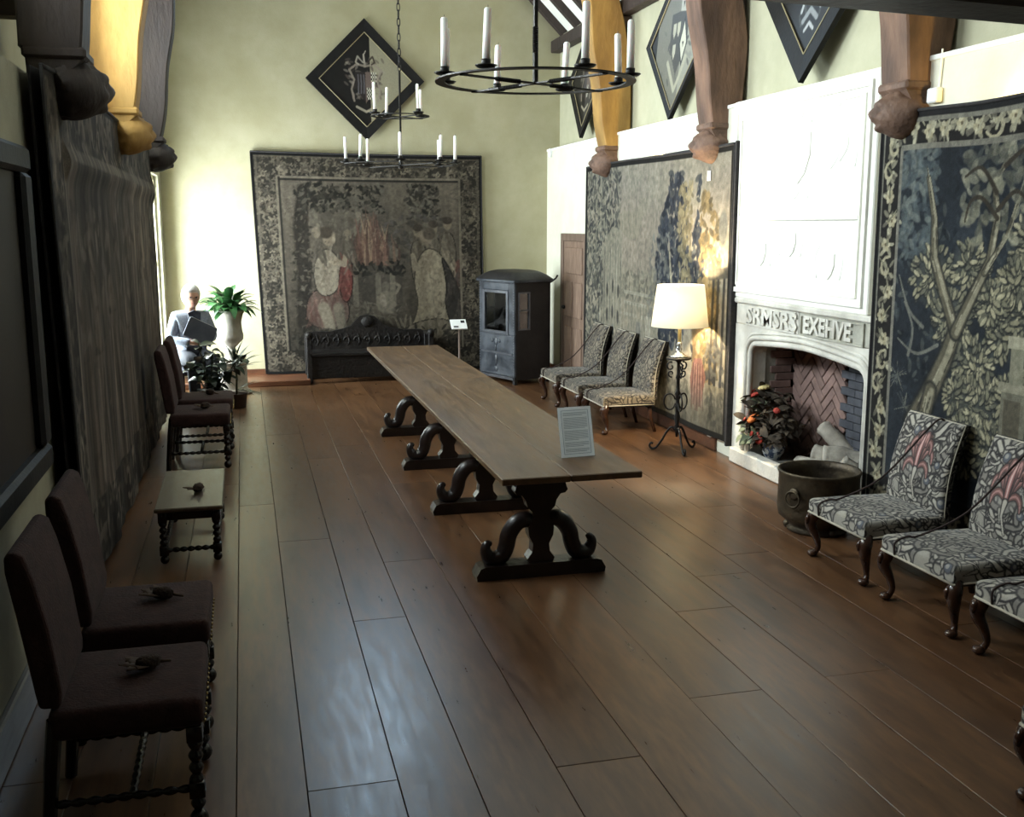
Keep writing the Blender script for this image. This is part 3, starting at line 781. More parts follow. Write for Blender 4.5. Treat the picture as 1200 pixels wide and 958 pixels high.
# ------------------------------------------------------------------ embroidered side chairs
def embroider(W, H, ppm, seed, flower=True):
    c = Cv(W, H, ppm, (150, 143, 128), seed)
    n = c.noise(9); c.mul(.86 + .28 * n)
    dk, lt, md = (52, 49, 50), (176, 167, 149), (130, 123, 112)
    def curl(x, y, r, a0, sg, w):
        pts = [(x + r * (1 - .75 * t) * math.cos(a0 + sg * 4.2 * t), y + r * (1 - .75 * t) * math.sin(a0 + sg * 4.2 * t)) for t in np.linspace(0, 1, 12)]
        c.stroke(pts, [w, w * 1.25, w * .8, w * .35], dk, .95)
        c.stroke(pts, [w * .5, w * .75, w * .4, w * .1], md if c.r.rand() < .45 else lt, .95)
        for k in (3, 5, 7):
            px, py = pts[k]; q = a0 + sg * 4.2 * k / 11 + sg * .4
            e = (px + math.cos(q) * r * .55, py + math.sin(q) * r * .55)
            c.stroke([(px, py), e], [w * .8, w * .15], dk, .9); c.stroke([(px, py), e], [w * .4, .001], lt, .9)
    for k in range(int(44 * W * H / .33)):
        curl(c.r.uniform(0, W), c.r.uniform(0, H), c.r.uniform(.10, .16), c.r.uniform(0, 6.28), 1 if c.r.rand() < .5 else -1, c.r.uniform(.022, .032))
    for k in range(int(4 * W * H / .33)):
        x, y, r = c.r.uniform(.05, W - .05), c.r.uniform(.05, H - .05), c.r.uniform(.02, .035)
        c.ell(x, y, r * 1.2, r * 1.2, 0, dk); c.ell(x, y, r, r, 0, (86, 92, 104)); c.ell(x - r * .2, y + r * .2, r * .5, r * .5, 0, lt, .7)
    if flower:
        fx, fy = W * .50, H * .60
        c.ell(fx, fy - .02, .13, .14, 0, (140, 135, 126), .85, .5)
        for s in (-1, 1):
            for (dx, dy) in ((.115, .02), (.10, -.07), (.06, .10), (.085, .07), (.035, .11)):
                pts = [(p.x, p.y) for p in catmull([(fx, fy - .08, 0), (fx + s * dx * .6, fy + dy * .9 + .02, 0), (fx + s * dx, fy + dy, 0), (fx + s * dx * 1.1, fy + dy - .05, 0)], 4)]
                c.stroke(pts, [.02, .03, .026, .012], dk); c.stroke(pts, [.013, .022, .018, .006], (124, 80, 74)); c.stroke(pts, [.004, .008, .005, .002], (196, 130, 122), .8)
        pts = [(fx, fy - .09), (fx - .005, fy + .04), (fx + .005, fy + .13)]
        c.stroke(pts, [.022, .03, .008], dk); c.stroke(pts, [.015, .022, .004], (164, 92, 88)); c.stroke(pts, [.005, .009, .002], (206, 160, 150))
        st = [(fx, fy - .09), (fx - .01, fy - .17), (fx + .02, fy - .27)]
        c.stroke(st, [.028, .014, .012], dk); c.stroke(st, [.018, .007, .006], lt)
    if not flower and ppm < 150: c.a = c.a * np.array([.82, .77, .70])
    return c
m_emb = MV('crewel_embroidery', rough=.92, weave=420, bump=.35, sheen=.15, mott=.3)
m_cab = M('polished_walnut', (48, 30, 22), (74, 48, 34), scale=8, rough=.25, bump=.06)
m_velb = M('black_back_cloth', (16, 14, 14), (26, 24, 24), scale=30, rough=.95)
m_pipe = M('cream_piping', (172, 164, 146), (188, 180, 162), scale=40, rough=.85)
m_cord = M('dark_cord', (40, 28, 26), (56, 40, 36), scale=60, rough=.9)
def wrap_grid(cv, w, d, drop, mapf, rnd=.03, crown=.02):
    """cushion: canvas covers top w x d plus sides of depth drop; mapf maps (a,b,h) to local xyz"""
    def pos(X, Y):
        a = X - cv.W / 2; b = Y - cv.H / 2
        ea = np.clip(np.abs(a) - (w / 2 - rnd), 0, None); eb = np.clip(np.abs(b) - (d / 2 - rnd), 0, None)
        e = np.maximum(ea, eb)
        arc = rnd * PI / 2
        def fold(ee):
            t = np.clip(ee / arc, 0, 1) * PI / 2
            return rnd * np.sin(t)
        pa = np.sign(a) * (np.minimum(np.abs(a), w / 2 - rnd) + fold(ea)); pb = np.sign(b) * (np.minimum(np.abs(b), d / 2 - rnd) + fold(eb))
        t = np.clip(e / arc, 0, 1) * PI / 2
        h = -rnd * (1 - np.cos(t)) - np.clip(e - arc, 0, None)
        h = h + crown * np.clip(1 - (2 * pa / w) ** 2, 0, 1) * np.clip(1 - (2 * pb / d) ** 2, 0, 1)
        return mapf(pa, pb, h)
    return canvas_grid(cv, pos)
CW, CD = .62, .56     # chair width along Y, depth along X (chair faces -X)
def make_emb_chair(seed, ppm, flower):
    root = thing('side_chair', 'x', 'chair', (0, 0, 0))
    dr = .085; ar = .03 * (PI / 2 - 1)
    cv = embroider(CW + 2 * dr, CD + 2 * dr, ppm, seed, False)
    # seat: canvas X runs along -Y, canvas Y runs along +X
    co, q, col = wrap_grid(cv, CW, CD, dr, lambda a, b, h: (b - .01, -a * (1 - .06 * (b / CD + .5)), h + .385), crown=.025)
    link('seat', mesh_np('seat', co, q, col, m_emb), root)
    sb = MB().box(-CD / 2, CD / 2 - .02, -CW / 2 + .005, CW / 2 - .005, .275, .31, b=.004); sb.build('seat_rail', m_velb, root)
    pz = .293
    mb = MB(); mb.tube([(-CD / 2 - .012, -CW / 2, pz), (-CD / 2 - .012, CW / 2, pz)], .007, 6); mb.tube([(CD / 2 - .02, CW / 2 - .01, pz), (-CD / 2 - .012, CW / 2, pz)], .006, 6); mb.tube([(CD / 2 - .02, -CW / 2 + .01, pz), (-CD / 2 - .012, -CW / 2, pz)], .006, 6)
    mb.build('piping', m_pipe, root, True)
    # back, raked
    BW, BH = .535, .60; rk = rad(11); bx, bz = .235, .335
    cb = embroider(BW + .10, BH + .10, ppm, seed + 50, flower)
    def mapb(a, b, h):
        v = b + BH / 2; wid = 1.0 + .06 * (1 - v / BH)
        return bx + v * math.sin(rk) - h * math.cos(rk) - .035 * np.sin(np.clip(v / BH, 0, 1) * PI), -a * wid, bz + v * math.cos(rk) + h * math.sin(rk) * 0 + h * .0
    co, q, col = wrap_grid(cb, BW, BH, .05, mapb, rnd=.03, crown=.012)
    bk = link('backrest', mesh_np('backrest', co, q, col, m_emb), root)
    mb = MB()
    nv = 8
    for i in range(nv):
        v0, v1 = BH * i / nv, BH * (i + 1) / nv
        def px(v): return bx + v * math.sin(rk) - .035 * math.sin(v / BH * PI)
        def pzv(v): return bz + v * math.cos(rk)
        w0, w1 = BW / 2 * (1 + .06 * (1 - v0 / BH)), BW / 2 * (1 + .06 * (1 - v1 / BH))
        mb.add([(px(v) + t, s * w, pzv(v)) for v, w in ((v0, w0), (v1, w1)) for t in (.03, .065) for s in (-1, 1)],
               [(0, 1, 3, 2), (4, 6, 7, 5), (0, 4, 5, 1), (2, 3, 7, 6), (0, 2, 6, 4), (1, 5, 7, 3)])
    mb.build('back_cover', m_velb, root)
    pp = []
    for (s, v) in [(-1, v) for v in np.linspace(0, 1, 8)] + [(1, v) for v in np.linspace(1, 0, 8)]:
        pp.append((px(v * BH) + .028, s * BW / 2 * (1 + .06 * (1 - v)), pzv(v * BH)))
    mb = MB(); mb.tube(pp, .005, 5); mb.build('piping', m_pipe, bk, True)
    for s in (1, -1):
        fx, fy = -CD / 2 + .035, s * (CW / 2 - .03)
        path = catmull([(fx, fy, .30), (fx - .025, fy + s * .018, .255), (fx - .028, fy + s * .022, .20), (fx - .002, fy, .13), (fx + .012, fy - s * .01, .07), (fx + .004, fy, .035), (fx - .012, fy + s * .005, .018)], 4)
        mb = MB(); mb.tube(path, lerp_list([.034, .042, .036, .024, .017, .018, .022], len(path)), 10)
        mb.ball((fx - .018, fy + s * .007, .022), .030, 10, 8, (1.15, 1.1, .75))
        lg = mb.build('leg', m_cab, root, True)
        sp = MB(); sp.tube([(p[0] - .036, p[1] + s * .01, p[2]) for p in [(fx - .01, fy, .285), (fx - .028, fy, .25), (fx - .03, fy, .215)]], [.012, .018, .006], 8); sp.build('shell_carving', m_cab, lg, True)
        rx, ry = CD / 2 - .05, s * (CW / 2 - .06)
        mb = MB(); mb.tube([(rx, ry, .30), (rx + .01, ry, .16), (rx + .06, ry + s * .01, .0)], [.024, .02, .017], 8); mb.build('leg', m_cab, root, True)
    cy = -.06
    mb = MB()
    mb.tube(catmull([(px(BH) + .05, cy - .02, pzv(BH * .93)), (px(BH) + .0, cy - .02, pzv(BH) + .008), (px(BH) - .07, cy - .005, pzv(BH * .93)), (px(0) - .19, cy + .1, .56), (-.17, cy + .20, .414), (-CD / 2 + .05, cy + .23, .403), (-CD / 2 - .017, cy + .24, .37), (-CD / 2 - .017, cy + .24, .30)], 4), .006, 6)
    mb.build('cord', m_cord, root, True)
    return root
near_proto = make_emb_chair(5, 230, True)
far_proto = make_emb_chair(9, 120, False)
def place(proto, loc, rz, label, group, used=set()):
    o = proto if proto.name not in used else copy_tree(proto)
    used.add(proto.name)
    o.location = loc; o.rotation_euler = (0, 0, rz); o['label'] = label; o['group'] = group
    return o
G = 'embroidered side chairs along the right wall'
CXN = 3.725
place(near_proto, (CXN, 5.46, 0), 0, 'embroidered side chair with red flower on its back beside the copper', G)
place(near_proto, (CXN - .01, 4.65, 0), 0, 'red-flowered embroidered chair, second from the copper in the near row', G)
place(near_proto, (CXN - .01, 3.865, 0), 0, 'embroidered chair cut by the right edge, only its seat and leg showing', G)
place(near_proto, (2.962, 2.66, 0), rad(-4), 'chair mostly outside the bottom right corner, one dark leg showing', G)
place(far_proto, (3.735, 11.74, 0), 0, 'scroll-patterned chair nearest the sedan chair, farthest of three', G)
place(far_proto, (3.735, 10.90, 0), 0, 'scroll-patterned chair in the middle of the far row of three', G)
place(far_proto, (3.735, 10.07, 0), 0, 'scroll-patterned chair beside the iron lamp stand', G)

# ------------------------------------------------------------------ dark velvet chairs and stool, left wall
m_vel = M('plum_brown_velvet', (46, 27, 25), (62, 38, 35), scale=14, rough=.95, bump=.3, bscale=90)
m_turn = M('black_turned_oak', (24, 19, 17), (38, 30, 26), scale=12, rough=.25)
def bobbin(p0, p1, r, n):
    P0, P1 = Vector(p0), Vector(p1); mb = MB(); pts = []; rr = []
    for i in range(n * 6 + 1):
        t = i / (n * 6); pts.append(P0 + (P1 - P0) * t); rr.append(r * (.55 + .45 * abs(math.sin(t * n * PI))))
    mb.tube(pts, rr, 8); return mb
m_teas = M('dry_teasel', (44, 32, 26), (66, 48, 36), scale=40, rough=.9, bump=.5)
m_teas2 = M('dry_leaf', (60, 44, 34), (84, 64, 48), scale=20, rough=.9)
def teasel(loc, rz, label):
    """dried teasel head and pine cone laid on a seat to keep visitors off it"""
    r = thing('dried_seed_head', label, 'dried flower', loc, rz, 'dried seed heads laid on the left chairs')
    mb = MB(); mb.ball((0, 0, .028), .03, 14, 10, (1.5, .95, .9), lambda d: 1 + .16 * abs(math.sin(d.x * 16 + d.z * 9)) * abs(math.sin(math.atan2(d.z, d.y) * 5))); mb.build('seed_cone', m_teas, r, True)
    mb = MB(); mb.tube([(.03, 0, .025), (.06, .012, .014), (.085, .012, .01)], [.008, .006, .005], 6); mb.build('stem', m_teas2, r, True)
    for k in range(6):
        a = rad(-55 + 22 * k); L = .07 + .02 * (k % 2)
        m = MB(); vs = []
        for t in range(5):
            u = t / 4; w = .026 * math.sin(PI * min(u + .08, 1)); cx_, cy_ = -.012 - L * u * math.cos(a), L * u * math.sin(a); z = .012 + .035 * u * (1 - .4 * u)
            vs += [(cx_ - w * math.sin(a), cy_ - w * math.cos(a), z), (cx_ + w * math.sin(a), cy_ + w * math.cos(a), z + .004)]
        m.add(vs, [(2 * t, 2 * t + 1, 2 * t + 3, 2 * t + 2) for t in range(4)]); o = m.build('bract', m_teas2, r, True)
        sd = o.modifiers.new('s', 'SOLIDIFY'); sd.thickness = .002
    return r
def make_velvet():
    r = thing('velvet_chair', 'x', 'chair')
    w, d = .54, .50
    # faces +X ; origin on floor under seat centre
    def pillow(name, fn, nu=16, nv=16):
        mb = MB(); mb.add(*fn()); return mb.build(name, m_vel, r, True)
    s = MB().box(-d / 2, d / 2, -w / 2, w / 2, .385, .495, b=.0).build('seat', m_vel, r)
    b = s.modifiers.new('b', 'BEVEL'); b.width = .028; b.segments = 3
    s.data.polygons.foreach_set('use_smooth', [True] * len(s.data.polygons))
    # raked tall upholstered back
    prof = [(-.205, .55), (-.245, .80), (-.29, 1.0), (-.305, 1.05)]
    poly = [(-.20, .56), (-.225, .78), (-.262, .96), (-.285, 1.035), (-.315, 1.055), (-.345, 1.04), (-.345, .98), (-.315, .78), (-.285, .56), (-.275, .50), (-.205, .50)]
    bk = MB().prism(poly, -w / 2 + .02, w / 2 - .02, 'xz').build('backrest', m_vel, r)
    bb = bk.modifiers.new('b', 'BEVEL'); bb.width = .022; bb.segments = 3; bb.limit_method = 'ANGLE'; bb.angle_limit = rad(50)
    for sy in (1, -1):
        y = sy * (w / 2 - .03)
        fl_ = bobbin((d / 2 - .035, y, .07), (d / 2 - .035, y, .34), .026, 6)
        fl_.box(d / 2 - .062, d / 2 - .008, y - .027, y + .027, .33, .39, b=.003).box(d / 2 - .062, d / 2 - .008, y - .027, y + .027, .12, .18, b=.003)
        fl_.ball((d / 2 - .035, y, .035), .033, 10, 8, (1, 1, 1.05)); fl_.build('leg', m_turn, r, True)
        bl_ = MB().tube([(-d / 2 + .02, y, .46), (-d / 2 + .0, y, .3), (-d / 2 - .03, y, 0)], [.024, .024, .02], 8, sq=(1.1, 1.1)); bl_.build('leg', m_turn, r)
        bobbin((d / 2 - .05, y, .15), (-d / 2 - .0, y, .15), .016, 9).build('stretcher', m_turn, r, True)
        # nail heads along the seat edge
    bobbin((d / 2 - .035, w / 2 - .06, .25), (d / 2 - .035, -w / 2 + .06, .25), .02, 10).build('stretcher', m_turn, r, True)
    bobbin((0, w / 2 - .04, .15), (0, -w / 2 + .04, .15), .016, 9).build('stretcher', m_turn, r, True)
    mb = MB()
    for k in range(12): mb.ball((d / 2 + .002, -w / 2 + .03 + k * (w - .06) / 11, .40), .006, 6, 4)
    mb.build('nail_heads', M('brass_nail', (170, 150, 100), (190, 170, 120), rough=.25, metal=1), r, True)
    return r
vp = make_velvet()
GL = 'plum velvet chairs along the left wall'
XV = -.45
place(vp, (XV, 3.78, 0), 0, 'nearest plum velvet chair at the bottom left, dark turned legs', GL)
place(vp, (XV - .0, 4.52, 0), 0, 'plum velvet chair second from the camera on the left, behind the nearest', GL)
place(vp, (-.42, 9.45, 0), 0, 'plum velvet chair just beyond the wooden stool on the left', GL)
place(vp, (-.40, 10.22, 0), 0, 'plum velvet chair farthest along the left wall, by the potted plants', GL)
teasel((-.40, 3.80, .497), rad(20), 'dried seed head on the seat of the nearest velvet chair')
teasel((-.40, 4.55, .497), rad(-15), 'dried seed head on the second velvet chair from the camera')
teasel((-.38, 9.45, .497), rad(30), 'dried seed head on the velvet chair beyond the stool')
teasel((-.36, 10.22, .497), rad(-30), 'dried seed head on the farthest velvet chair')
# joined stool
sx0, sx1, sy0, sy1, sz = -.60, -.19, 6.55, 7.60, .37
st = thing('joined_stool', 'long low oak stool with bobbin-turned legs between the left chairs', 'stool', ((sx0 + sx1) / 2, (sy0 + sy1) / 2, 0))
hx, hy = (sx1 - sx0) / 2, (sy1 - sy0) / 2
m_seatoak = M('worn_oak_seat', (70, 60, 50), (92, 80, 67), scale=4, rough=.3, r2=.42, stretch=(6, 1, 6), bump=.06)
MB().box(-hx, hx, -hy, hy, sz - .028, sz, b=.007).build('seat', m_seatoak, st)
for a in (-1, 1):
    MB().box(a * (hx - .045) - .012, a * (hx - .045) + .012, -hy + .06, hy - .06, sz - .085, sz - .028).build('apron', m_turn, st)
    MB().box(-hx + .05, hx - .05, a * (hy - .05) - .012, a * (hy - .05) + .012, sz - .085, sz - .028).build('apron', m_turn, st)
    bobbin((-hx + .05, a * (hy - .05), .09), (hx - .05, a * (hy - .05), .09), .018, 7).build('stretcher', m_turn, st, True)
    bobbin((a * (hx - .045), -hy + .05, .09), (a * (hx - .045), hy - .05, .09), .018, 16).build('stretcher', m_turn, st, True)
    for b in (-1, 1):
        lg = bobbin((a * (hx - .045), b * (hy - .05), .12), (a * (hx - .045), b * (hy - .05), sz - .09), .026, 4)
        x_, y_ = a * (hx - .045), b * (hy - .05)
        lg.box(x_ - .027, x_ + .027, y_ - .027, y_ + .027, sz - .1, sz - .028, b=.003).box(x_ - .027, x_ + .027, y_ - .027, y_ + .027, .06, .12, b=.003).ball((x_, y_, .03), .028, 8, 6)
        lg.build('leg', m_turn, st, True)
teasel((-.35, 6.95, sz), rad(60), 'dried seed head lying on the oak stool')

# ------------------------------------------------------------------ copper by the hearth
m_cop = M('tarnished_copper', (62, 54, 44), (98, 86, 68), scale=7, rough=.42, r2=.6, metal=.75, bump=.25, bscale=25, c3=(44, 40, 36), c3amt=.7)
pt = thing('log_copper', 'large tarnished copper vessel with ring handles in front of the hearth', 'cauldron', (3.80, 6.27, 0))
MB().lathe([(.20, .0), (.21, .02), (.19, .035), (.20, .06), (.265, .11), (.275, .16), (.272, .39), (.278, .41), (.284, .425), (.278, .435), (.264, .43), (.262, .38), (.26, .16), (.2, .08), (.0, .075)], n=36).build('body', m_cop, pt, True)
for a in (205, 25):
    q = rad(a); c, s_ = math.cos(q), math.sin(q)
    p = MB(); p.x = Matrix.Rotation(q, 4, 'Z'); p.ball((.283, 0, .30), .04, 12, 8, (.3, 1, 1)); pl = p.build('handle_plate', m_cop, pt, True)
    p = MB(); p.x = Matrix.Rotation(q, 4, 'Z'); p.tube([(.30, .055 * math.cos(t), .265 + .055 * math.sin(t)) for t in np.linspace(0, 2 * PI, 17)[:-1]], .007, 6, closed=True); p.build('ring_handle', m_cop, pl, True)
mb = MB()
for k in range(3):
    q = rad(30 + 120 * k); mb = MB(); mb.ball((.2 * math.cos(q), .2 * math.sin(q), .03), .03, 8, 6); mb.build('foot', m_cop, pt, True)
# ------------------------------------------------------------------ tapestries
m_tap = MV('woven_wool', rough=.95, weave=170, bump=.4, mott=.22)
m_tape = M('tapestry_edge_braid', (34, 32, 34), (50, 47, 46), scale=30, rough=.9)
m_lining = M('linen_lining', (120, 112, 96), (136, 128, 110), scale=30, rough=.95)
def border_flowers(c, x0, x1, y0, y1, n, sz, cols, dark):
    c.rect(x0, x1, y0, y1, dark, .9)
    c.leaves(x0, x1, y0, y1, n, sz, cols, .85, .5, clump=3)
def tap_back():
    W, H = 3.12, 2.98
    c = Cv(W, H, 100, (104, 98, 86), 3)
    big = c.noise(1.3, 1.3, 3); c.mul(.75 + .5 * big)
    # ground and sky
    c.mix(np.clip((c.Y - 1.9) / .5, 0, 1), (132, 126, 112), .6)
    c.mix(np.clip((.9 - c.Y) / .5, 0, 1), (74, 70, 60), .7)
    # trees left and top
    c.stroke([(.58, .7), (.62, 1.4), (.60, 2.0), (.66, 2.5)], [.13, .11, .12, .09], (62, 56, 50))
    c.stroke([(.66, 2.35), (.95, 2.42), (1.3, 2.38)], [.05, .04, .02], (64, 58, 52))
    c.leaves(.55, 1.75, 2.2, 2.58, 240, .045, [(54, 52, 46), (78, 76, 66), (112, 110, 98), (44, 42, 38)], .85)
    c.leaves(.45, .75, .9, 2.2, 120, .04, [(66, 62, 54), (108, 104, 92), (54, 50, 44)], .75)
    c.leaves(2.05, 2.5, 2.1, 2.58, 150, .045, [(50, 48, 44), (74, 72, 64), (120, 118, 106)], .85)
    c.leaves(1.75, 2.6, 1.5, 2.2, 160, .06, [(86, 84, 78), (116, 112, 100), (70, 68, 62), (98, 96, 98)], .6)
    c.leaves(.75, 1.5, 1.9, 2.25, 60, .07, [(130, 126, 112), (112, 108, 96)], .5)
    # smoke and fire on the altar
    for k in range(90):
        x = 1.55 + c.r.normal(0, .13); y0 = 1.5
        h = c.r.uniform(.25, .85) * math.exp(-abs(x - 1.55) * 1.5)
        xs = x + c.r.uniform(-.05, .05)
        pts = [(x + (1.5 - x) * 0, y0), (x + .04 * math.sin(k), y0 + h * .5), (xs + .06 * math.sin(k * 2.1), y0 + h)]
        col = [(118, 84, 70), (142, 108, 88), (164, 140, 112), (96, 70, 62), (128, 92, 80)][k % 5]
        c.stroke(pts, [.03, .02, .005], col, .75)
    # altar
    c.rect(1.15, 1.95, .95, 1.48, (84, 80, 72), .9)
    for x in (1.3, 1.62, 1.82): c.stroke([(x, .95), (x, 1.35)], [.05, .045], (132, 128, 114), .8)
    c.leaves(1.1, 2.0, 1.36, 1.55, 70, .05, [(54, 52, 46), (40, 38, 34), (92, 88, 78)], .85)
    c.leaves(1.2, 1.9, .6, .98, 90, .06, [(70, 68, 60), (112, 108, 96), (132, 128, 112)], .6, .25)
    c.ell(1.72, .98, .15, .19, 0, (126, 122, 108)); c.ell(1.72, 1.2, .06, .07, 0, (110, 106, 94)); c.stroke([(1.86, 1.1), (1.92, 1.2), (1.85, 1.24)], .022, (140, 136, 120)); c.ell(1.68, 1.0, .05, .12, .2, (150, 146, 130), .7)
    def folds(cx, cy, w, h, base, n=16, ang=0.0):
        for k in range(n):
            x = cx + c.r.uniform(-w, w); y = cy + c.r.uniform(-h, h)
            d = c.r.uniform(-26, 24)
            c.stroke([(x, y + .14), (x + .05 * math.sin(k + ang), y), (x + .08 * math.cos(k) + ang * .1, y - .15)], [.012, .026, .008], np.array(base) + d, .7)
    # kneeling man, left
    c.poly([(.62, .62), (1.15, .62), (1.22, .95), (1.05, 1.15), (.8, 1.2), (.6, 1.0)], (122, 100, 90), ol=True); folds(.88, .92, .24, .2, (126, 92, 84), 20)
    c.poly([(.78, 1.05), (1.05, 1.1), (1.15, 1.5), (.98, 1.72), (.82, 1.68), (.72, 1.4)], (160, 154, 136), ol=True); folds(.95, 1.4, .14, .25, (158, 150, 132), 16)
    c.poly([(1.12, .95), (1.25, 1.05), (1.28, 1.55), (1.16, 1.62), (1.06, 1.3)], (142, 70, 64), ol=True); folds(1.17, 1.3, .07, .25, (142, 78, 70), 12)
    c.ell(.97, 1.86, .10, .13, -.2, (160, 148, 126)); c.ell(.93, 1.93, .11, .09, .2, (92, 82, 68)); c.ell(1.03, 1.83, .03, .05, 0, (178, 166, 142))
    c.stroke([(1.0, 1.55), (1.16, 1.5), (1.2, 1.72)], [.06, .045, .03], (170, 160, 138))
    c.stroke([(.85, .9), (.92, .65), (.9, .42)], [.10, .09, .06], (148, 142, 124)); c.stroke([(1.05, .9), (1.08, .65), (1.15, .45)], [.09, .08, .05], (136, 130, 114))
    for (x, y) in ((.80, 1.75), (1.22, 1.72)): c.ell(x, y, .09, .13, 0, (118, 112, 98)); c.ell(x, y + .18, .07, .085, 0, (140, 132, 114)); folds(x, y - .1, .08, .15, (112, 106, 94), 8)
    # standing group, upper right
    for (x, y) in ((2.42, 2.0), (2.62, 2.05), (2.2, 1.95)):
        c.poly([(x - .10, 1.2), (x + .10, 1.2), (x + .12, y - .12), (x - .12, y - .12)], (128, 122, 106), .8, ol=True); folds(x, y - .4, .08, .3, (126, 118, 102), 14)
        c.ell(x, y, .07, .095, 0, (150, 140, 118)); c.ell(x, y + .05, .08, .06, 0, (84, 76, 66))
    c.poly([(2.72, .8), (2.82, .8), (2.82, 1.6), (2.7, 1.5)], (128, 78, 70), .8)
    # kneeling man, right
    c.poly([(1.95, .45), (2.75, .45), (2.88, .75), (2.7, 1.25), (2.5, 1.7), (2.25, 1.72), (2.1, 1.3), (2.2, .9)], (168, 160, 136), ol=True); folds(2.45, 1.1, .22, .5, (172, 164, 140), 40)
    c.poly([(2.5, 1.7), (2.75, 1.2), (2.9, .6), (2.7, .5), (2.55, .9), (2.6, 1.2)], (74, 70, 66), ol=True); folds(2.7, .95, .1, .35, (84, 78, 74), 14)
    c.poly([(1.75, .45), (2.3, .42), (2.75, .5), (2.6, .75), (2.1, .7)], (138, 132, 114), ol=True); folds(2.2, .58, .4, .1, (140, 134, 116), 16)
    c.ell(2.31, 1.86, .10, .13, .2, (150, 140, 120)); c.ell(2.36, 1.92, .10, .10, 0, (104, 96, 82)); c.stroke([(2.4, 1.55), (2.15, 1.45), (2.12, 1.62)], [.07, .055, .04], (160, 152, 130))
    # dim weeds at the foot
    c.leaves(.4, 2.75, .35, .62, 160, .06, [(62, 60, 52), (88, 86, 76), (50, 48, 42)], .7, .3)
    c.leaves(.35, W - .35, .35, H - .35, 900, .03, [(60, 57, 50), (150, 144, 126), (84, 80, 70), (120, 114, 98)], .28, .3)
    # borders
    bw = .32
    cols = [(96, 92, 80), (128, 122, 106), (72, 68, 60), (112, 104, 90), (146, 140, 122)]
    dk = (60, 57, 51)
    for (x0, x1, y0, y1, n) in ((0, bw, 0, H, 240), (W - bw, W, 0, H, 240), (bw, W - bw, H - bw, H, 210), (bw, W - bw, 0, bw, 180)): border_flowers(c, x0, x1, y0, y1, n * 2, .026, cols, dk)
    for (x0, x1, y0, y1) in ((bw - .012, bw + .012, bw, H - bw), (W - bw - .012, W - bw + .012, bw, H - bw), (bw, W - bw, H - bw - .012, H - bw + .012)):
        c.rect(x0, x1, y0, y1, (142, 136, 120)); 
    c.rect(bw + .02, W - bw - .02, H - bw - .045, H - bw - .022, (44, 42, 40), .8); c.rect(bw + .02, bw + .035, bw, H - bw, (52, 50, 46), .8)
    for (x0, x1, y0, y1) in ((.05, .07, 0, H), (W - .07, W - .05, 0, H), (0, W, H - .065, H - .05)): c.rect(x0, x1, y0, y1, (120, 114, 100), .7)
    for (x0, x1, y0, y1) in ((0, .03, 0, H), (W - .03, W, 0, H), (0, W, H - .035, H), (0, W, 0, .03)): c.rect(x0, x1, y0, y1, (34, 33, 34))
    c.mul(.86 + .28 * c.noise(30, 30, 2)); c.mul(.9 + .2 * c.noise(14, 1.5, 2))
    c.a = c.a * np.array([.70, .655, .60])
    return c
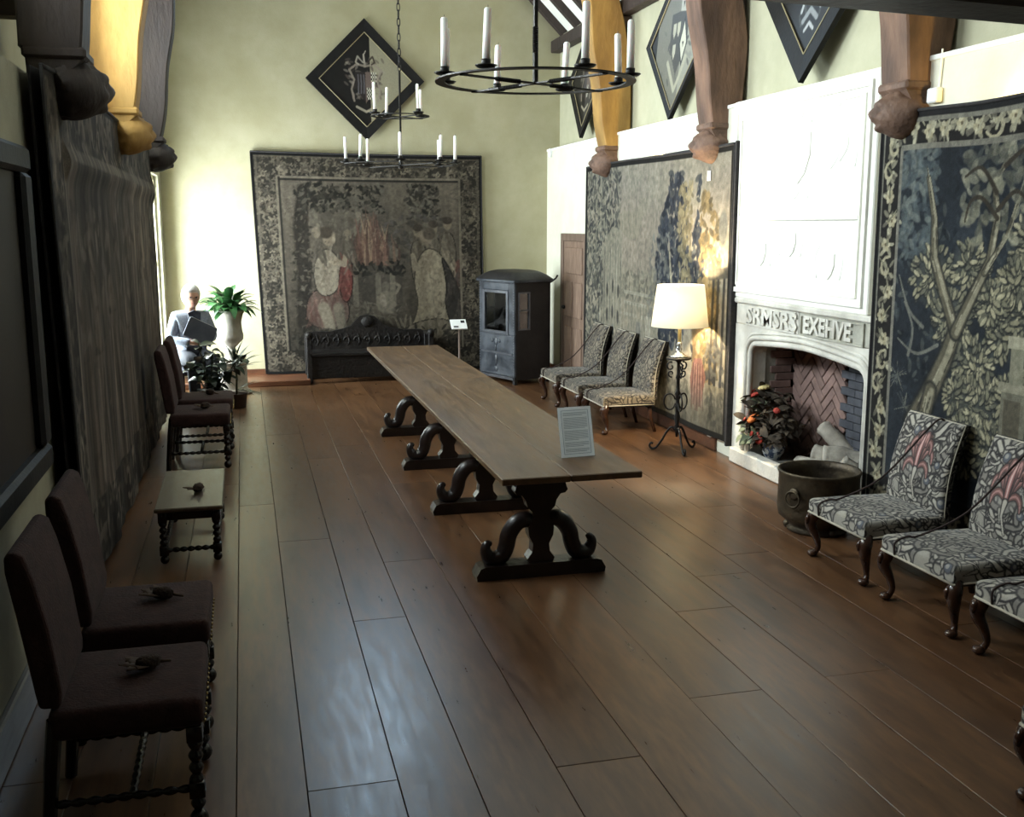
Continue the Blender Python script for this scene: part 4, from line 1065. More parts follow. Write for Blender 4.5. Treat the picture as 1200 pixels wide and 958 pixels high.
def tap_fountain():
    W, H = 4.16, 2.68
    c = Cv(W, H, 100, (158, 150, 132), 5)
    c.mul(.88 + .24 * c.noise(1.5, 1.5, 3))
    c.mix(((c.noise(1.2, 2.5, 3) > .52) & (c.Y > 1.3)).astype(float), (158, 142, 136), .35)
    c.mix(np.clip((c.Y - 2.0) / .4, 0, 1), (142, 140, 134), .5)
    # foliage at left
    c.leaves(0, 1.25, 1.3, 2.68, 900, .05, [(70, 74, 78), (96, 98, 94), (128, 128, 116), (58, 62, 70), (148, 146, 130)], .8)
    c.leaves(0, .8, .2, 1.5, 520, .05, [(86, 88, 86), (120, 120, 108), (62, 66, 72), (146, 144, 128)], .75)
    # pale building with columns and windows
    c.poly([(.7, .6), (.7, 1.75), (1.0, 1.95), (1.35, 1.9), (1.38, .6)], (150, 146, 130), .85)
    for x in (.75, .95, 1.15, 1.32): c.stroke([(x, .65), (x, 1.7)], .02, (120, 118, 108), .8); c.stroke([(x + .03, .65), (x + .03, 1.7)], .012, (172, 168, 150), .8)
    for (x, y) in ((.85, 1.2), (1.05, 1.25), (1.25, 1.2), (.85, .9), (1.05, .95), (1.25, .9)): c.ell(x, y, .04, .09, 0, (70, 70, 70), .85)
    for (x, y) in ((.6, .75), (.95, .62), (1.35, .7)): c.stroke([(x, y - .2), (x, y + .2)], [.05, .03], (168, 164, 146), .8); c.ell(x, y - .15, .10, .04, 0, (92, 92, 88), .8); c.ell(x, y + .02, .09, .03, 0, (104, 104, 98), .8)
    c.leaves(.3, 1.5, .35, .75, 120, .06, [(70, 80, 94), (96, 104, 112), (132, 130, 118)], .7)
    # middle distance, pale terrace
    c.leaves(1.3, 2.4, 1.15, 1.45, 140, .05, [(128, 126, 110), (108, 108, 98), (148, 144, 128)], .7)
    for y in (.95, 1.08, 1.2): c.rect(1.45, 2.6, y, y + .03, (168, 166, 150), .8)
    for x in np.arange(1.5, 2.6, .09): c.rect(x, x + .03, .95, 1.1, (128, 126, 114), .6)
    c.poly([(1.5, .3), (2.2, .3), (2.5, .9), (1.5, .95)], (146, 142, 128), .6)
    # figures
    for (x, y, h, col) in ((1.55, .35, .62, (168, 164, 150)), (1.9, .4, .7, (138, 136, 130)), (2.2, .45, .75, (176, 172, 156)), (1.15, .3, .5, (84, 98, 116))):
        c.poly([(x - .13, y - .2), (x + .13, y - .2), (x + .07, y + h - .2), (x - .06, y + h - .2)], col); c.ell(x, y + h - .1, .05, .07, 0, (160, 150, 130))
        for k in range(8): c.stroke([(x + c.r.uniform(-.09, .09), y - .18), (x + c.r.uniform(-.05, .05), y + h - .25)], .012, np.array(col) + c.r.uniform(-40, 20), .6)
    # tall dark blue trees on the right
    navy = [(44, 54, 78), (58, 68, 90), (36, 44, 64), (84, 90, 98)]
    c.leaves(2.35, 3.35, .75, 2.5, 900, .06, navy, .85, .5, fn=lambda x, y: abs(x - 2.85 - .05 * math.sin(6 * y)) < .08 + .42 * (1 - abs(y - 1.5) / 1.25))
    c.leaves(3.25, 3.75, .7, 2.45, 420, .055, navy, .85, .5, fn=lambda x, y: abs(x - 3.42) < .10 + .08 * math.sin(5 * y))
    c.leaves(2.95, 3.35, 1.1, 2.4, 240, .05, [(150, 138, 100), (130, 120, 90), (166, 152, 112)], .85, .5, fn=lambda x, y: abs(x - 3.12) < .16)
    c.leaves(3.5, 3.95, .5, 2.3, 420, .055, [(150, 126, 78), (128, 110, 70), (164, 138, 88), (104, 94, 70)], .85, .5, fn=lambda x, y: y < 2.4 - (x - 3.55) * 1.2)  # golden region beside the lamp; part of its gold is painted lamp glow
    c.leaves(2.2, 2.75, 1.0, 1.9, 120, .05, [(112, 116, 118), (134, 134, 126)], .6)
    c.stroke([(2.75, 1.7), (2.85, 1.2), (3.1, .85)], [.02, .04, .03], (190, 182, 150), .8)
    # column and drapery at far right
    for x in (3.80, 3.90, 4.02): c.stroke([(x, .45), (x + .02, 1.5)], [.03, .03], (54, 54, 58), .85)
    c.stroke([(3.74, 1.52), (4.1, 1.55)], [.06, .06], (92, 88, 78)); c.ell(3.98, 1.95, .10, .18, 0, (120, 122, 120)); c.rect(3.72, 4.1, .38, .48, (150, 140, 110), .8)
    c.leaves(3.7, 4.1, .5, .9, 60, .05, [(70, 74, 84), (100, 100, 98)], .7)
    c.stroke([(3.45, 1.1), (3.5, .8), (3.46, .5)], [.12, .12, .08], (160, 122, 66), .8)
    # red figure
    c.poly([(3.42, .2), (3.62, .2), (3.72, .55), (3.62, .72), (3.44, .7), (3.36, .5)], (156, 96, 86)); c.ell(3.53, .82, .06, .08, 0, (182, 156, 128))
    for k in range(9): c.stroke([(3.4 + .035 * k, .22), (3.44 + .025 * k, .65)], .012, (190, 140, 124) if k % 2 else (120, 70, 66), .7)
    c.stroke([(3.46, .22), (3.44, .05)], .03, (190, 172, 140)); c.stroke([(3.6, .22), (3.66, .06)], .03, (190, 172, 140))
    # ground
    c.mix(np.clip((.5 - c.Y) / .35, 0, 1) * (c.X > 2.3), (112, 108, 94), .75)
    c.leaves(2.3, 4.1, .02, .45, 240, .07, [(100, 98, 86), (124, 120, 104), (84, 82, 74)], .5, .4, fn=lambda x, y: not (3.3 < x < 3.75))
    for (x0, x1, y0, y1) in ((0, .05, 0, H), (W - .05, W, 0, H), (0, W, H - .05, H), (0, W, 0, .05)): c.rect(x0, x1, y0, y1, (36, 34, 32))
    c.mul(.85 + .3 * c.noise(26, 26, 2)); c.mul(.92 + .16 * c.noise(12, 1.5, 2))
    c.a = c.a * np.array([.80, .775, .72])
    return c
def tap_verdure():
    W, H = 4.3, 2.68
    c = Cv(W, H, 140, (42, 50, 66), 8)
    c.mul(.7 + .6 * c.noise(2.2, 1.6, 3))
    blue = [(34, 42, 58), (54, 66, 82), (78, 90, 98), (26, 31, 44), (96, 104, 104)]
    c.leaves(.2, W, .8, H, 900, .045, blue, .55, .4)
    c.leaves(.22, .6, 1.75, 2.5, 220, .05, [(86, 100, 112), (108, 118, 122), (66, 80, 98)], .6)
    # light leaf masses
    lt = [(154, 148, 122), (180, 172, 142), (132, 130, 110), (112, 112, 100)]
    def mass(x, y, r, n, sz=.035):
        c.ell(x, y, r * 1.05, r, 0, (84, 88, 86), .7, .5)
        for k in range(n):
            a = c.r.uniform(0, 6.28); q = r * math.sqrt(c.r.rand()); px, py = x + q * math.cos(a), y + q * math.sin(a) * .9
            d = a + c.r.uniform(-.6, .6)
            s = sz * c.r.uniform(.7, 1.3)
            c.ell(px, py, s * 1.25, s * .55, d, (44, 48, 54), .8)
            c.ell(px, py + .006, s, s * .4, d, lt[c.r.randint(4)], .95)
    for (x, y, r, n) in ((.62, 1.62, .22, 120), (.95, 1.72, .18, 90), (.82, 1.38, .2, 100), (1.05, 1.1, .2, 110), (1.12, .85, .24, 130), (1.0, .6, .22, 110), (1.25, .62, .2, 100), (.9, .9, .15, 60), (1.28, 1.3, .16, 70)): mass(x, y, r, n)
    for (x, y, r) in ((1.55, 1.5, .3), (1.9, 1.2, .35), (2.3, 1.6, .4), (2.5, .9, .4), (1.75, .6, .3), (2.7, 2.0, .3), (1.7, 2.1, .25), (1.42, .95, .2), (1.5, 1.85, .22), (1.35, 1.62, .15), (3.2, 1.2, .4), (3.7, 1.8, .4), (3.5, .7, .35), (1.15, 1.5, .14)): mass(x, y, r, 190)
    for (x, y, r) in ((.32, .95, .12), (.42, .75, .12), (.55, .45, .15), (.65, .3, .14)):
        for k in range(40):
            a = c.r.uniform(0, 6.28); q = c.r.uniform(.02, r)
            c.stroke([(x, y), (x + q * math.cos(a), y + q * math.sin(a))], [.004, .010, .003], [(120, 122, 116), (84, 92, 100), (58, 64, 78)][k % 3], .85)
    for pts in (((.28, 1.62), (.4, 1.4), (.55, 1.3)), ((.3, 1.2), (.5, 1.12), (.7, 1.2)), ((.35, 1.45), (.45, 1.28), (.42, 1.1))): c.stroke([(p.x, p.y) for p in catmull([(a, b, 0) for a, b in pts], 5)], [.006, .012, .016], (118, 120, 118), .9)
    # big forked trunk
    bark, bl = (104, 98, 84), (160, 154, 134)
    for pts, w in (([(.40, .52), (.52, .66), (.64, .86), (.78, 1.12), (.86, 1.32)], [.02, .10, .085, .07, .06]), ([(.62, .50), (.60, .66), (.66, .9)], [.02, .07, .06]), ([(.86, 1.30), (.72, 1.55), (.62, 1.75), (.60, 2.0), (.52, 2.25)], [.05, .045, .04, .03, .02]),
                   ([(.86, 1.30), (1.0, 1.55), (1.12, 1.75), (1.16, 2.0), (1.12, 2.2), (1.22, 2.35)], [.05, .042, .035, .03, .022, .014]), ([(1.08, 1.68), (1.25, 1.9), (1.34, 2.15)], [.022, .018, .012])):
        c.stroke(pts, [q * 1.25 for q in w], (40, 42, 46)); c.stroke(pts, w, bark)
        c.stroke([(x + .012, y) for x, y in pts], [q * .45 for q in w], bl, .8)
        for k in range(14):
            i = c.r.randint(len(pts) - 1); t = c.r.rand(); x = pts[i][0] * (1 - t) + pts[i + 1][0] * t + c.r.uniform(-.6, .6) * w[i]; y = pts[i][1] * (1 - t) + pts[i + 1][1] * t
            dx, dy = pts[i + 1][0] - pts[i][0], pts[i + 1][1] - pts[i][1]
            c.stroke([(x, y), (x + dx * .3, y + dy * .3)], .006, (66, 62, 56) if k % 2 else (176, 170, 150), .7)
    # arched boughs top right
    c.leaves(.85, 1.5, 1.85, 2.45, 130, .05, [(120, 120, 108), (92, 94, 90), (150, 148, 130)], .7, .5)
    for pts in (((1.16, 2.0), (1.02, 2.12), (.92, 2.1), (.88, 1.98)), ((1.14, 2.15), (1.0, 2.3), (.86, 2.25)), ((1.2, 2.3), (1.36, 2.38), (1.5, 2.3)), ((1.16, 2.05), (1.3, 2.15), (1.42, 2.05))): c.stroke([(p.x, p.y) for p in catmull([(a, b, 0) for a, b in pts], 5)], [.02, .015, .008], (66, 58, 50), .95)
    # urn on pedestal
    c.rect(1.30, 1.50, .55, 1.02, (118, 116, 104)); c.rect(1.33, 1.46, .6, .95, (98, 92, 80)); c.rect(1.27, 1.53, 1.0, 1.05, (150, 146, 130)); c.rect(1.36, 1.46, 1.05, 1.28, (140, 138, 122)); c.rect(1.33, 1.49, 1.26, 1.32, (168, 164, 146))
    c.mix(np.clip((.35 - c.Y) / .3, 0, 1), (70, 70, 66), .6)
    # borders
    bw = .23; cols = [(150, 146, 128), (128, 124, 110), (176, 172, 152), (104, 100, 92)]
    dk = (40, 38, 40)
    for (x0, x1, y0, y1) in ((0, bw, 0, H), (W - bw, W, 0, H), (bw, W - bw, H - bw, H), (bw, W - bw, 0, bw)): c.rect(x0, x1, y0, y1, dk)
    def blossom(x, y, r):
        for k in range(9):
            a = c.r.uniform(0, 6.28); q = r * c.r.uniform(.3, .95)
            c.ell(x + q * math.cos(a), y + q * math.sin(a), r * c.r.uniform(.3, .55), r * c.r.uniform(.12, .24), a + c.r.uniform(-.5, .5), cols[k % 4], .9)
        if c.r.rand() < .6:
            for k in range(6): a = k * 1.05; c.ell(x + r * .3 * math.cos(a), y + r * .3 * math.sin(a), r * .32, r * .24, a, (168, 158, 128) if k % 2 else (186, 178, 152), .95)
            c.ell(x, y, r * .16, r * .16, 0, (110, 96, 76))
        else:
            pts = [(x + r * (1 - .8 * t) * math.cos(5 * t + x * 9), y + r * (1 - .8 * t) * math.sin(5 * t + x * 9)) for t in np.linspace(0, 1, 9)]
            c.stroke(pts, [r * .12, r * .2, r * .1], (172, 164, 138), .95)
    n = 17
    for k in range(n):
        y = .06 + k * (H - .12) / (n - 1)
        blossom(.135 + .03 * math.sin(k * 2.2), y, .085); blossom(W - .12, y, .085)
        c.stroke([(.13, y), (.13 + .08 * math.sin(k * 1.7), y + .07)], [.012, .004], (120, 118, 100))
    n = 27
    for k in range(n):
        x = .2 + k * (W - .4) / (n - 1)
        blossom(x, H - .125 + .02 * math.sin(k * 2), .09); blossom(x, .11, .08)
        c.stroke([(p.x, p.y) for p in catmull([(x, H - .16, 0), (x + .05, H - .06, 0), (x + .1, H - .1, 0)], 3)], [.014, .01, .005], (158, 154, 134))
    for (x0, x1, y0, y1) in ((bw - .012, bw + .016, bw, H - bw), (W - bw - .012, W - bw + .012, bw, H - bw), (bw, W - bw, H - bw - .012, H - bw + .014), (.028, .045, 0, H), (0, W, H - .07, H - .05)): c.rect(x0, x1, y0, y1, (122, 120, 116))
    for (x0, x1, y0, y1) in ((0, .025, 0, H), (W - .025, W, 0, H), (0, W, H - .045, H), (0, W, 0, .03)): c.rect(x0, x1, y0, y1, (38, 38, 44))
    c.mul(.86 + .28 * c.noise(40, 40, 2)); c.mul(.93 + .14 * c.noise(14, 1.5, 2))
    c.a = c.a * np.array([.90, .88, .79])
    return c
def tap_left():
    W, H = 6.45, 2.95
    c = Cv(W, H, 55, (84, 76, 68), 12)
    c.mul(.6 + .8 * c.noise(.9, .5, 3)); c.mul(.6 + .8 * c.noise(7, .7, 3))
    c.leaves(.5, W, 1.4, 2.3, 300, .12, [(96, 92, 88), (76, 70, 64), (112, 106, 98), (60, 54, 50)], .5, .4)
    c.leaves(.5, W, .3, 1.4, 260, .12, [(88, 78, 68), (64, 58, 54), (104, 98, 92), (74, 60, 54)], .5, .3)
    for (x, y) in ((1.3, .9), (2.2, 1.1), (3.2, .9), (4.2, 1.0), (5.2, .9)):
        c.poly([(x - .3, .3), (x + .3, .3), (x + .16, y + .4), (x - .16, y + .4)], (108, 100, 92), .6); c.ell(x, y + .55, .12, .15, 0, (122, 112, 100), .6)
        for k in range(8): c.stroke([(x + c.r.uniform(-.25, .25), .35), (x + c.r.uniform(-.12, .12), y + .3)], .025, (70, 62, 56) if k % 2 else (126, 116, 106), .5)
    dk = (50, 46, 43)
    for (x0, x1, y0, y1, n) in ((0, .42, 0, H, 150), (W - .42, W, 0, H, 120), (.42, W - .42, H - .42, H, 190), (.42, W - .42, 0, .42, 160)): border_flowers(c, x0, x1, y0, y1, n, .06, [(92, 86, 78), (70, 64, 58), (108, 102, 92)], dk)
    c.rect(.42, .46, .42, H - .42, (116, 110, 100)); c.rect(.42, W - .42, H - .46, H - .41, (104, 100, 92)); c.rect(0, .05, 0, H, (110, 104, 96)); c.rect(.05, .08, 0, H, (40, 36, 34))
    c.rect(0, W, H - .05, H, (46, 42, 40))
    c.mul(.8 + .4 * c.noise(12, 2.5, 2)); c.mul(.75 + .5 * c.noise(20, 1.2, 2))
    c.a = c.a * np.array([.92, .85, .79])
    return c
def hang(name, label, cv, posf, edge, nrm, lo=.006, lm_=None):
    r = thing(name, label, 'tapestry')
    co, q, col = canvas_grid(cv, posf)
    cl_ = link('woven_field', mesh_np('woven_field', co, q, col, m_tap), r)
    # lining panel behind (gives thickness)
    h, w = cv.h, cv.w; g = co.reshape(h, w, 3)
    js, is_ = np.linspace(0, h - 1, 16).astype(int), np.linspace(0, w - 1, 24).astype(int)
    b = MB(); nv = Vector(nrm)
    f = [Vector(g[j, i]) - nv * lo for j in js for i in is_]; k = [Vector(p) - nv * .012 for p in f]
    m, n = len(js), len(is_)
    fs = [(a * n + c_, a * n + c_ + 1, (a + 1) * n + c_ + 1, (a + 1) * n + c_) for a in range(m - 1) for c_ in range(n - 1)]
    o = len(f); fs2 = [tuple(x + o for x in reversed(t)) for t in fs]
    rim = [i for i in range(n)] + [a * n + n - 1 for a in range(1, m)] + [(m - 1) * n + i for i in range(n - 2, -1, -1)] + [a * n for a in range(m - 2, 0, -1)]
    fs3 = [(rim[i], rim[(i + 1) % len(rim)], rim[(i + 1) % len(rim)] + o, rim[i] + o) for i in range(len(rim))]
    b.add(f + k, fs + fs2 + fs3); b.build('lining', lm_ or m_lining, r)
    mb = MB(); mb.tube([tuple(g[j, i]) for (j, i) in [(h - 1, int(t)) for t in np.linspace(0, w - 1, 40)]], .012, 6); mb.build('top_braid', m_tape, r, True)
    for i in (0, w - 1):
        mb = MB(); mb.tube([tuple(g[int(t), i]) for t in np.linspace(0, h - 1, 30)], .008, 6); mb.build('side_braid', m_tape, r, True)
    return r
cb_ = tap_back()
def pos_back(X, Y):
    u, v = X / cb_.W, Y / cb_.H
    x = .15 + .09 * (1 - v) ** 1.2 + u * (3.12 - .06 * (1 - v))
    y = YB - .05 - .012 * np.sin(u * 21 + v * 2) * (1.1 - v) - .03 * (1 - v)
    z = .085 - .02 * u + v * 2.965 + .012 * np.sin(u * PI * 5) * v * 0 - .012 * np.sin(u * PI)
    return x, y, z
hang('tapestry', 'dim brown figure tapestry of kneeling men at a burning altar, on the end wall', cb_, pos_back, .1, (0, -1, 0), .02)
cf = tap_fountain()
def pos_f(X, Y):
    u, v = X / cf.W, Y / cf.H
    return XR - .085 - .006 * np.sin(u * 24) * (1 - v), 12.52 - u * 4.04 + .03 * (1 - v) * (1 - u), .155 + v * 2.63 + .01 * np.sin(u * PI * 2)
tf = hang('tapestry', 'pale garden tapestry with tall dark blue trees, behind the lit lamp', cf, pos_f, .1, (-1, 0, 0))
MB().box(XR - .085, XR - .002, 8.445, 8.475, .12, 2.81, b=.004).build('batten', m_tape, tf)
MB().box(XR - .083, XR - .066, 8.48, 12.54, 2.74, 2.80, b=.004).build('batten', m_tape, tf)
MB().box(XR - .094, XR - .092, 8.93, 9.0, 2.49, 2.58).build('accession_tag', m_paper, tf); MB().box(XR - .0955, XR - .0945, 8.955, 8.975, 2.515, 2.555).build('tag_number', m_ink, tf)
cv_ = tap_verdure()
def pos_v(X, Y):
    u, v = X / cv_.W, Y / cv_.H
    return XR - .08 - .008 * np.sin(u * 17 + 1) * (1 - v * .7), 6.31 - .03 * (1 - v) - u * 4.3, .19 + v * 2.61 + .008 * np.sin(u * 20) * v
hang('tapestry', 'blue verdure tapestry with a forked tree and flowered border, right of the fireplace', cv_, pos_v, .1, (-1, 0, 0), .02)
cl2 = tap_left()
def pos_l(X, Y):
    u, v = X / cl2.W, Y / cl2.H
    bulge = .035 * np.exp(-((v - .84) / .03) ** 2) * (u > .07)
    fold = .010 * np.sin(u * 34 + .9 * np.sin(v * 5)) * (1.15 - v) + .006 * np.sin(u * 87 + v * 4) * (1.1 - v)
    return XL + .105 + fold + bulge + .02 * (1 - v), 5.58 + .08 * (1 - v) + u * 5.95, .05 + .12 * np.exp(-u * 9) * (1 - v) + v * (2.84 - .04 * np.exp(-u * 9)) - 0 * u
hang('tapestry', 'dark worn tapestry with a heavy fold hanging down the left wall', cl2, pos_l, .1, (1, 0, 0), .05, m_tape)

# ------------------------------------------------------------------ hatchments and pictures
m_blk = M('ebonised_frame', (15, 14, 14), (24, 22, 22), scale=12, rough=.6, bump=.1, spec=.25)
m_paint = MV('oil_paint', rough=.5, weave=60, bump=.1, mott=.08)
def hatch_paint(kind, s):
    c = Cv(s, s, 130, (30, 27, 26), 20 + kind)
    # canvas square, corner (0,0) at the bottom of the lozenge
    c.mul(.8 + .4 * c.noise(5))
    D = (c.X + c.Y) / 2 / s; E = (c.X - c.Y) / s       # D up, E to the right
    if kind == 0: c.mix((E > .10).astype(float), (142, 134, 104)); shield = (118, 108, 96)
    elif kind == 1: c.mix((E > -.75).astype(float), (104, 101, 86)); c.mix((E > .12).astype(float), (150, 148, 126), .6)
    elif kind == 2: c.mix((E > 0.0).astype(float), (70, 66, 60), .8)
    else: c.mix((E > 9).astype(float), (60, 60, 60))
    def P(e, d): return ((d + e / 2) * s, (d - e / 2) * s)     # e right (-1..1), d up (0..1)
    def E_(e, d, r1, r2, a, col, al=1.0): x, y = P(e, d); c.ell(x, y, r1 * s, r2 * s, a + PI / 4, col, al)
    if kind in (0, 2):
        for k in range(60):
            e = c.r.uniform(-.42, .42); d = .5 + c.r.uniform(-.2, .22)
            E_(e, d, .05, .02, c.r.uniform(0, 3), [(92, 78, 70), (120, 106, 94), (70, 54, 50), (150, 138, 120)][k % 4], .55)
        pts = [P(-.22, .58), P(.22, .58), P(.22, .42), P(.0, .26), P(-.22, .42)]
        c.poly(pts, (44, 36, 36)); c.poly([P(.0, .58), P(.22, .58), P(.22, .42), P(0, .26)], (104, 84, 76))
        for i in range(5):
            for j in range(6):
                for (e0, d0) in ((.02, .30), (.12, .46)):
                    if (i + j) % 2: e, d = e0 + .022 * i, d0 + .02 * j; c.poly([P(e, d), P(e + .022, d), P(e + .022, d + .02), P(e, d + .02)], (186, 180, 158))
                    else: e, d = e0 + .022 * i, d0 + .02 * j; c.poly([P(e, d), P(e + .022, d), P(e + .022, d + .02), P(e, d + .02)], (26, 24, 24))
        for k in range(3): c.stroke([P(-.16 + .06 * k, .36), P(-.15 + .06 * k, .46), P(-.16 + .06 * k, .55)], .012 * s, (96, 92, 100), .8)
        for sg in (-1, 1):
            c.stroke([P(sg * .25, .28), P(sg * .30, .4), P(sg * .24, .5), P(sg * .34, .6), P(sg * .18, .66), P(0, .64)], .018 * s, (140, 124, 108), .85)
            c.stroke([P(sg * .05, .68), P(sg * .16, .74), P(sg * .2, .68), P(sg * .14, .66)], .014 * s, (60, 46, 40) if sg > 0 else (150, 140, 124), .9)
        c.stroke([P(-.02, .68), P(-.03, .76), P(.02, .80)], [.02 * s, .014 * s, .006 * s], (150, 138, 122))
        c.stroke([P(-.2, .22), P(0, .17), P(.2, .22)], .022 * s, (156, 144, 118), .9)
    elif kind == 1:
        for k in range(50): E_(c.r.uniform(-.5, .5), .5 + c.r.uniform(-.3, .3), .05, .02, c.r.uniform(0, 3), [(110, 108, 94), (52, 50, 46), (84, 82, 72)][k % 3], .5)
        c.poly([P(-.28, .66), P(.3, .66), P(.3, .44), P(0, .24), P(-.28, .44)], (66, 64, 58))
        for (e, d) in ((-.16, .54), (-.02, .54), (-.12, .40)): c.poly([P(e - .05, d + .05), P(e + .05, d + .05), P(e + .05, d - .01), P(e, d - .05), P(e - .05, d - .01)], (156, 150, 124))
        c.poly([P(.17, .62), P(.32, .44), P(.17, .28), P(.03, .44)], (46, 46, 44)); c.poly([P(.17, .58), P(.28, .44), P(.17, .32), P(.07, .44)], (176, 172, 146)); c.poly([P(.14, .45), P(.2, .45), P(.17, .41)], (36, 34, 34))
        c.poly([P(-.0, .76), P(.3, .72), P(.3, .64), P(-.0, .66)], (150, 148, 132)); 
        for e in (.06, .2): c.poly([P(e, .72), P(e + .06, .72), P(e + .03, .68)], (40, 38, 38))
        c.stroke([P(-.3, .34), P(-.12, .22), P(0, .14), P(.14, .22), P(.3, .34)], .03 * s, (150, 146, 118))
    else:
        for k in range(26): E_(c.r.uniform(-.3, .3), .45 + c.r.uniform(-.25, .25), .05, .02, c.r.uniform(0, 3), (110, 110, 106), .35)
        c.poly([P(-.1, .52), P(.14, .52), P(.14, .40), P(.02, .33), P(-.1, .40)], (172, 174, 170)); c.poly([P(-.06, .5), P(.1, .5), P(.1, .42), P(.02, .37), P(-.06, .42)], (120, 122, 120))
        for sg in (-1, 1):
            c.stroke([P(sg * .2, .52), P(sg * .26, .44), P(sg * .16, .36), P(sg * .22, .28)], .02 * s, (150, 152, 150))
        c.stroke([P(-.16, .22), P(0, .28), P(.16, .22)], .03 * s, (120, 122, 122)); c.stroke([P(-.1, .16), P(0, .2), P(.1, .16)], .02 * s, (150, 150, 148))
    return c
def hatchment(kind, label, frame_mat, centre, half, face, tilt, fw=.155):
    """lozenge of half-diagonal half; face 'y' = on the end wall, 'x' = on the right wall"""
    r = thing('hatchment', label, 'painting', centre, 0, 'funeral hatchments')
    s = half * math.sqrt(2)
    if face == 'y': base = Matrix.Rotation(rad(-tilt), 4, 'X')
    else: base = Matrix.Rotation(rad(-90), 4, 'Z') @ Matrix.Rotation(rad(-tilt), 4, 'X')
    base = base @ Matrix.Rotation(rad(45), 4, 'Y').inverted() if False else base
    R45 = Matrix.Rotation(rad(-45), 4, 'Y')
    # local square: x right, z up, facing -Y
    for k in range(4):
        mb = MB(); mb.x = base @ R45 @ Matrix.Rotation(rad(90 * k), 4, 'Y')
        a, b = s / 2, s / 2 - fw * .8
        mb.add([(-a, -.0, -a), (a, 0, -a), (b, 0, -b), (-b, 0, -b), (-a, -.045, -a), (a, -.045, -a), (b, -.03, -b), (-b, -.03, -b)],
               [(0, 1, 2, 3), (4, 7, 6, 5), (0, 4, 5, 1), (3, 2, 6, 7), (0, 3, 7, 4), (1, 5, 6, 2)])
        mb.build('frame_rail', frame_mat, r)
        mb = MB(); mb.x = base @ R45 @ Matrix.Rotation(rad(90 * k), 4, 'Y'); mb.tube([(-b, -.032, -b), (b, -.032, -b)], .006, 6); mb.build('gilt_slip', M('worn_gilt', (134, 122, 92), (160, 148, 112), rough=.5), r)
    q = 2 * (s / 2 - fw * .8) + .02
    c = hatch_paint(kind, q)
    mw = base @ Matrix.Rotation(rad(-45), 4, 'Y')
    def pos(X, Y):
        # canvas diagonal points up: rotate so that (0,0) is the bottom corner
        x, z = X - q / 2, Y - q / 2
        xr, zr = (x - z) * .70711, (x + z) * .70711
        P_ = np.stack([xr, np.full_like(xr, -.022), zr], -1)
        Rm = np.array(base.to_3x3())
        P_ = P_ @ Rm.T
        return P_[..., 0], P_[..., 1], P_[..., 2]
    co, qq, col = canvas_grid(c, pos)
    link('painted_panel', mesh_np('painted_panel', co, qq, col, m_paint), r)
    return r
hatchment(0, 'black-framed lozenge hatchment with chequered shield, high on the end wall', m_blk, (1.69, YB - .03, 4.0), .79, 'y', 3)
hatchment(2, 'narrow-looking black lozenge hatchment behind the yellow-lit brace on the right wall', m_blk, (XRU - .06, 13.08, 3.94), .76, 'x', 6, .13)
hatchment(1, 'lozenge hatchment with pale shields and crest, middle of the right wall', m_blk, (XRU - .05, 10.22, 3.97), .83, 'x', 5, .09)
hatchment(3, 'black lozenge hatchment with grey shield above the overmantel', m_blk, (XRU - .07, 7.56, 4.0), .83, 'x', 6, .19)
# large dim picture on the near left wall
pic = thing('framed_picture', 'large dim portrait in a black moulded frame on the near left wall', 'painting', (XL, 4.2, 1.70))
c = Cv(1.9, 1.3, 60, (46, 40, 36), 33); c.mul(.6 + .8 * c.noise(2)); c.ell(.95, .85, .16, .2, 0, (110, 88, 70), .8, .6); c.poly([(.5, 0), (1.4, 0), (1.2, .6), (.7, .6)], (40, 34, 40), .9); c.ell(.95, .6, .12, .06, 0, (130, 124, 112), .6, .6)
co, qq, col = canvas_grid(c, lambda X, Y: (np.full_like(X, .03), -.95 + X, -.65 + Y))
link('painted_panel', mesh_np('painted_panel', co, qq, col, m_paint), pic)
for (ya, yb, za, zb) in ((-1.07, 1.10, -.75, -.63), (-1.07, 1.10, .63, .75), (-1.07, -.93, -.63, .63), (.93, 1.10, -.63, .63)):
    o = MB().box(.002, .075, ya, yb, za, zb, b=.02).build('frame_rail', m_blk, pic)
# ------------------------------------------------------------------ ring chandeliers
m_cand = M('white_candle', (244, 244, 236), (250, 250, 244), scale=10, rough=.5)
m_cand.node_tree.nodes['Principled BSDF'].inputs['Subsurface Weight'].default_value = .15
def candle(root, x, y, z, h, r=.019, tilt=(0, 0)):
    ps = thing_part = MB(); ps.lathe([(.0, z + .006), (.045, z + .008), (.06, z + .018), (.058, z + .022), (.03, z + .014), (.0, z + .013)], x, y, 14); pan = ps.build('drip_pan', m_iron, root, True)
    cp = MB(); cp.lathe([(.026, z + .012), (.026, z + .05), (.021, z + .052)], x, y, 10); cp.build('candle_socket', m_iron, pan, True)
    c = MB(); c.x = Matrix.Translation((x, y, z + .04)) @ Euler((tilt[0], tilt[1], 0)).to_matrix().to_4x4()
    c.lathe([(r, 0), (r * .98, h * .5), (r * .93, h - .012), (r * .7, h - .003), (r * .2, h)], 0, 0, 12); cd = c.build('candle', m_cand, root, True)
    w = MB(); w.x = c.x; w.tube([(0, 0, h - .002), (.001, 0, h + .012)], .0016, 5); w.build('wick', m_iron, cd)
def ring(root, z, R, band=.05, th=.008, name='ring'):
    m = MB(); m.lathe([(R - band / 2, z - th / 2), (R + band / 2, z - th / 2), (R + band / 2, z + th / 2), (R - band / 2, z + th / 2), (R - band / 2, z - th / 2)], 0, 0, 64, cap=False)
    return m.build(name, m_iron, root)
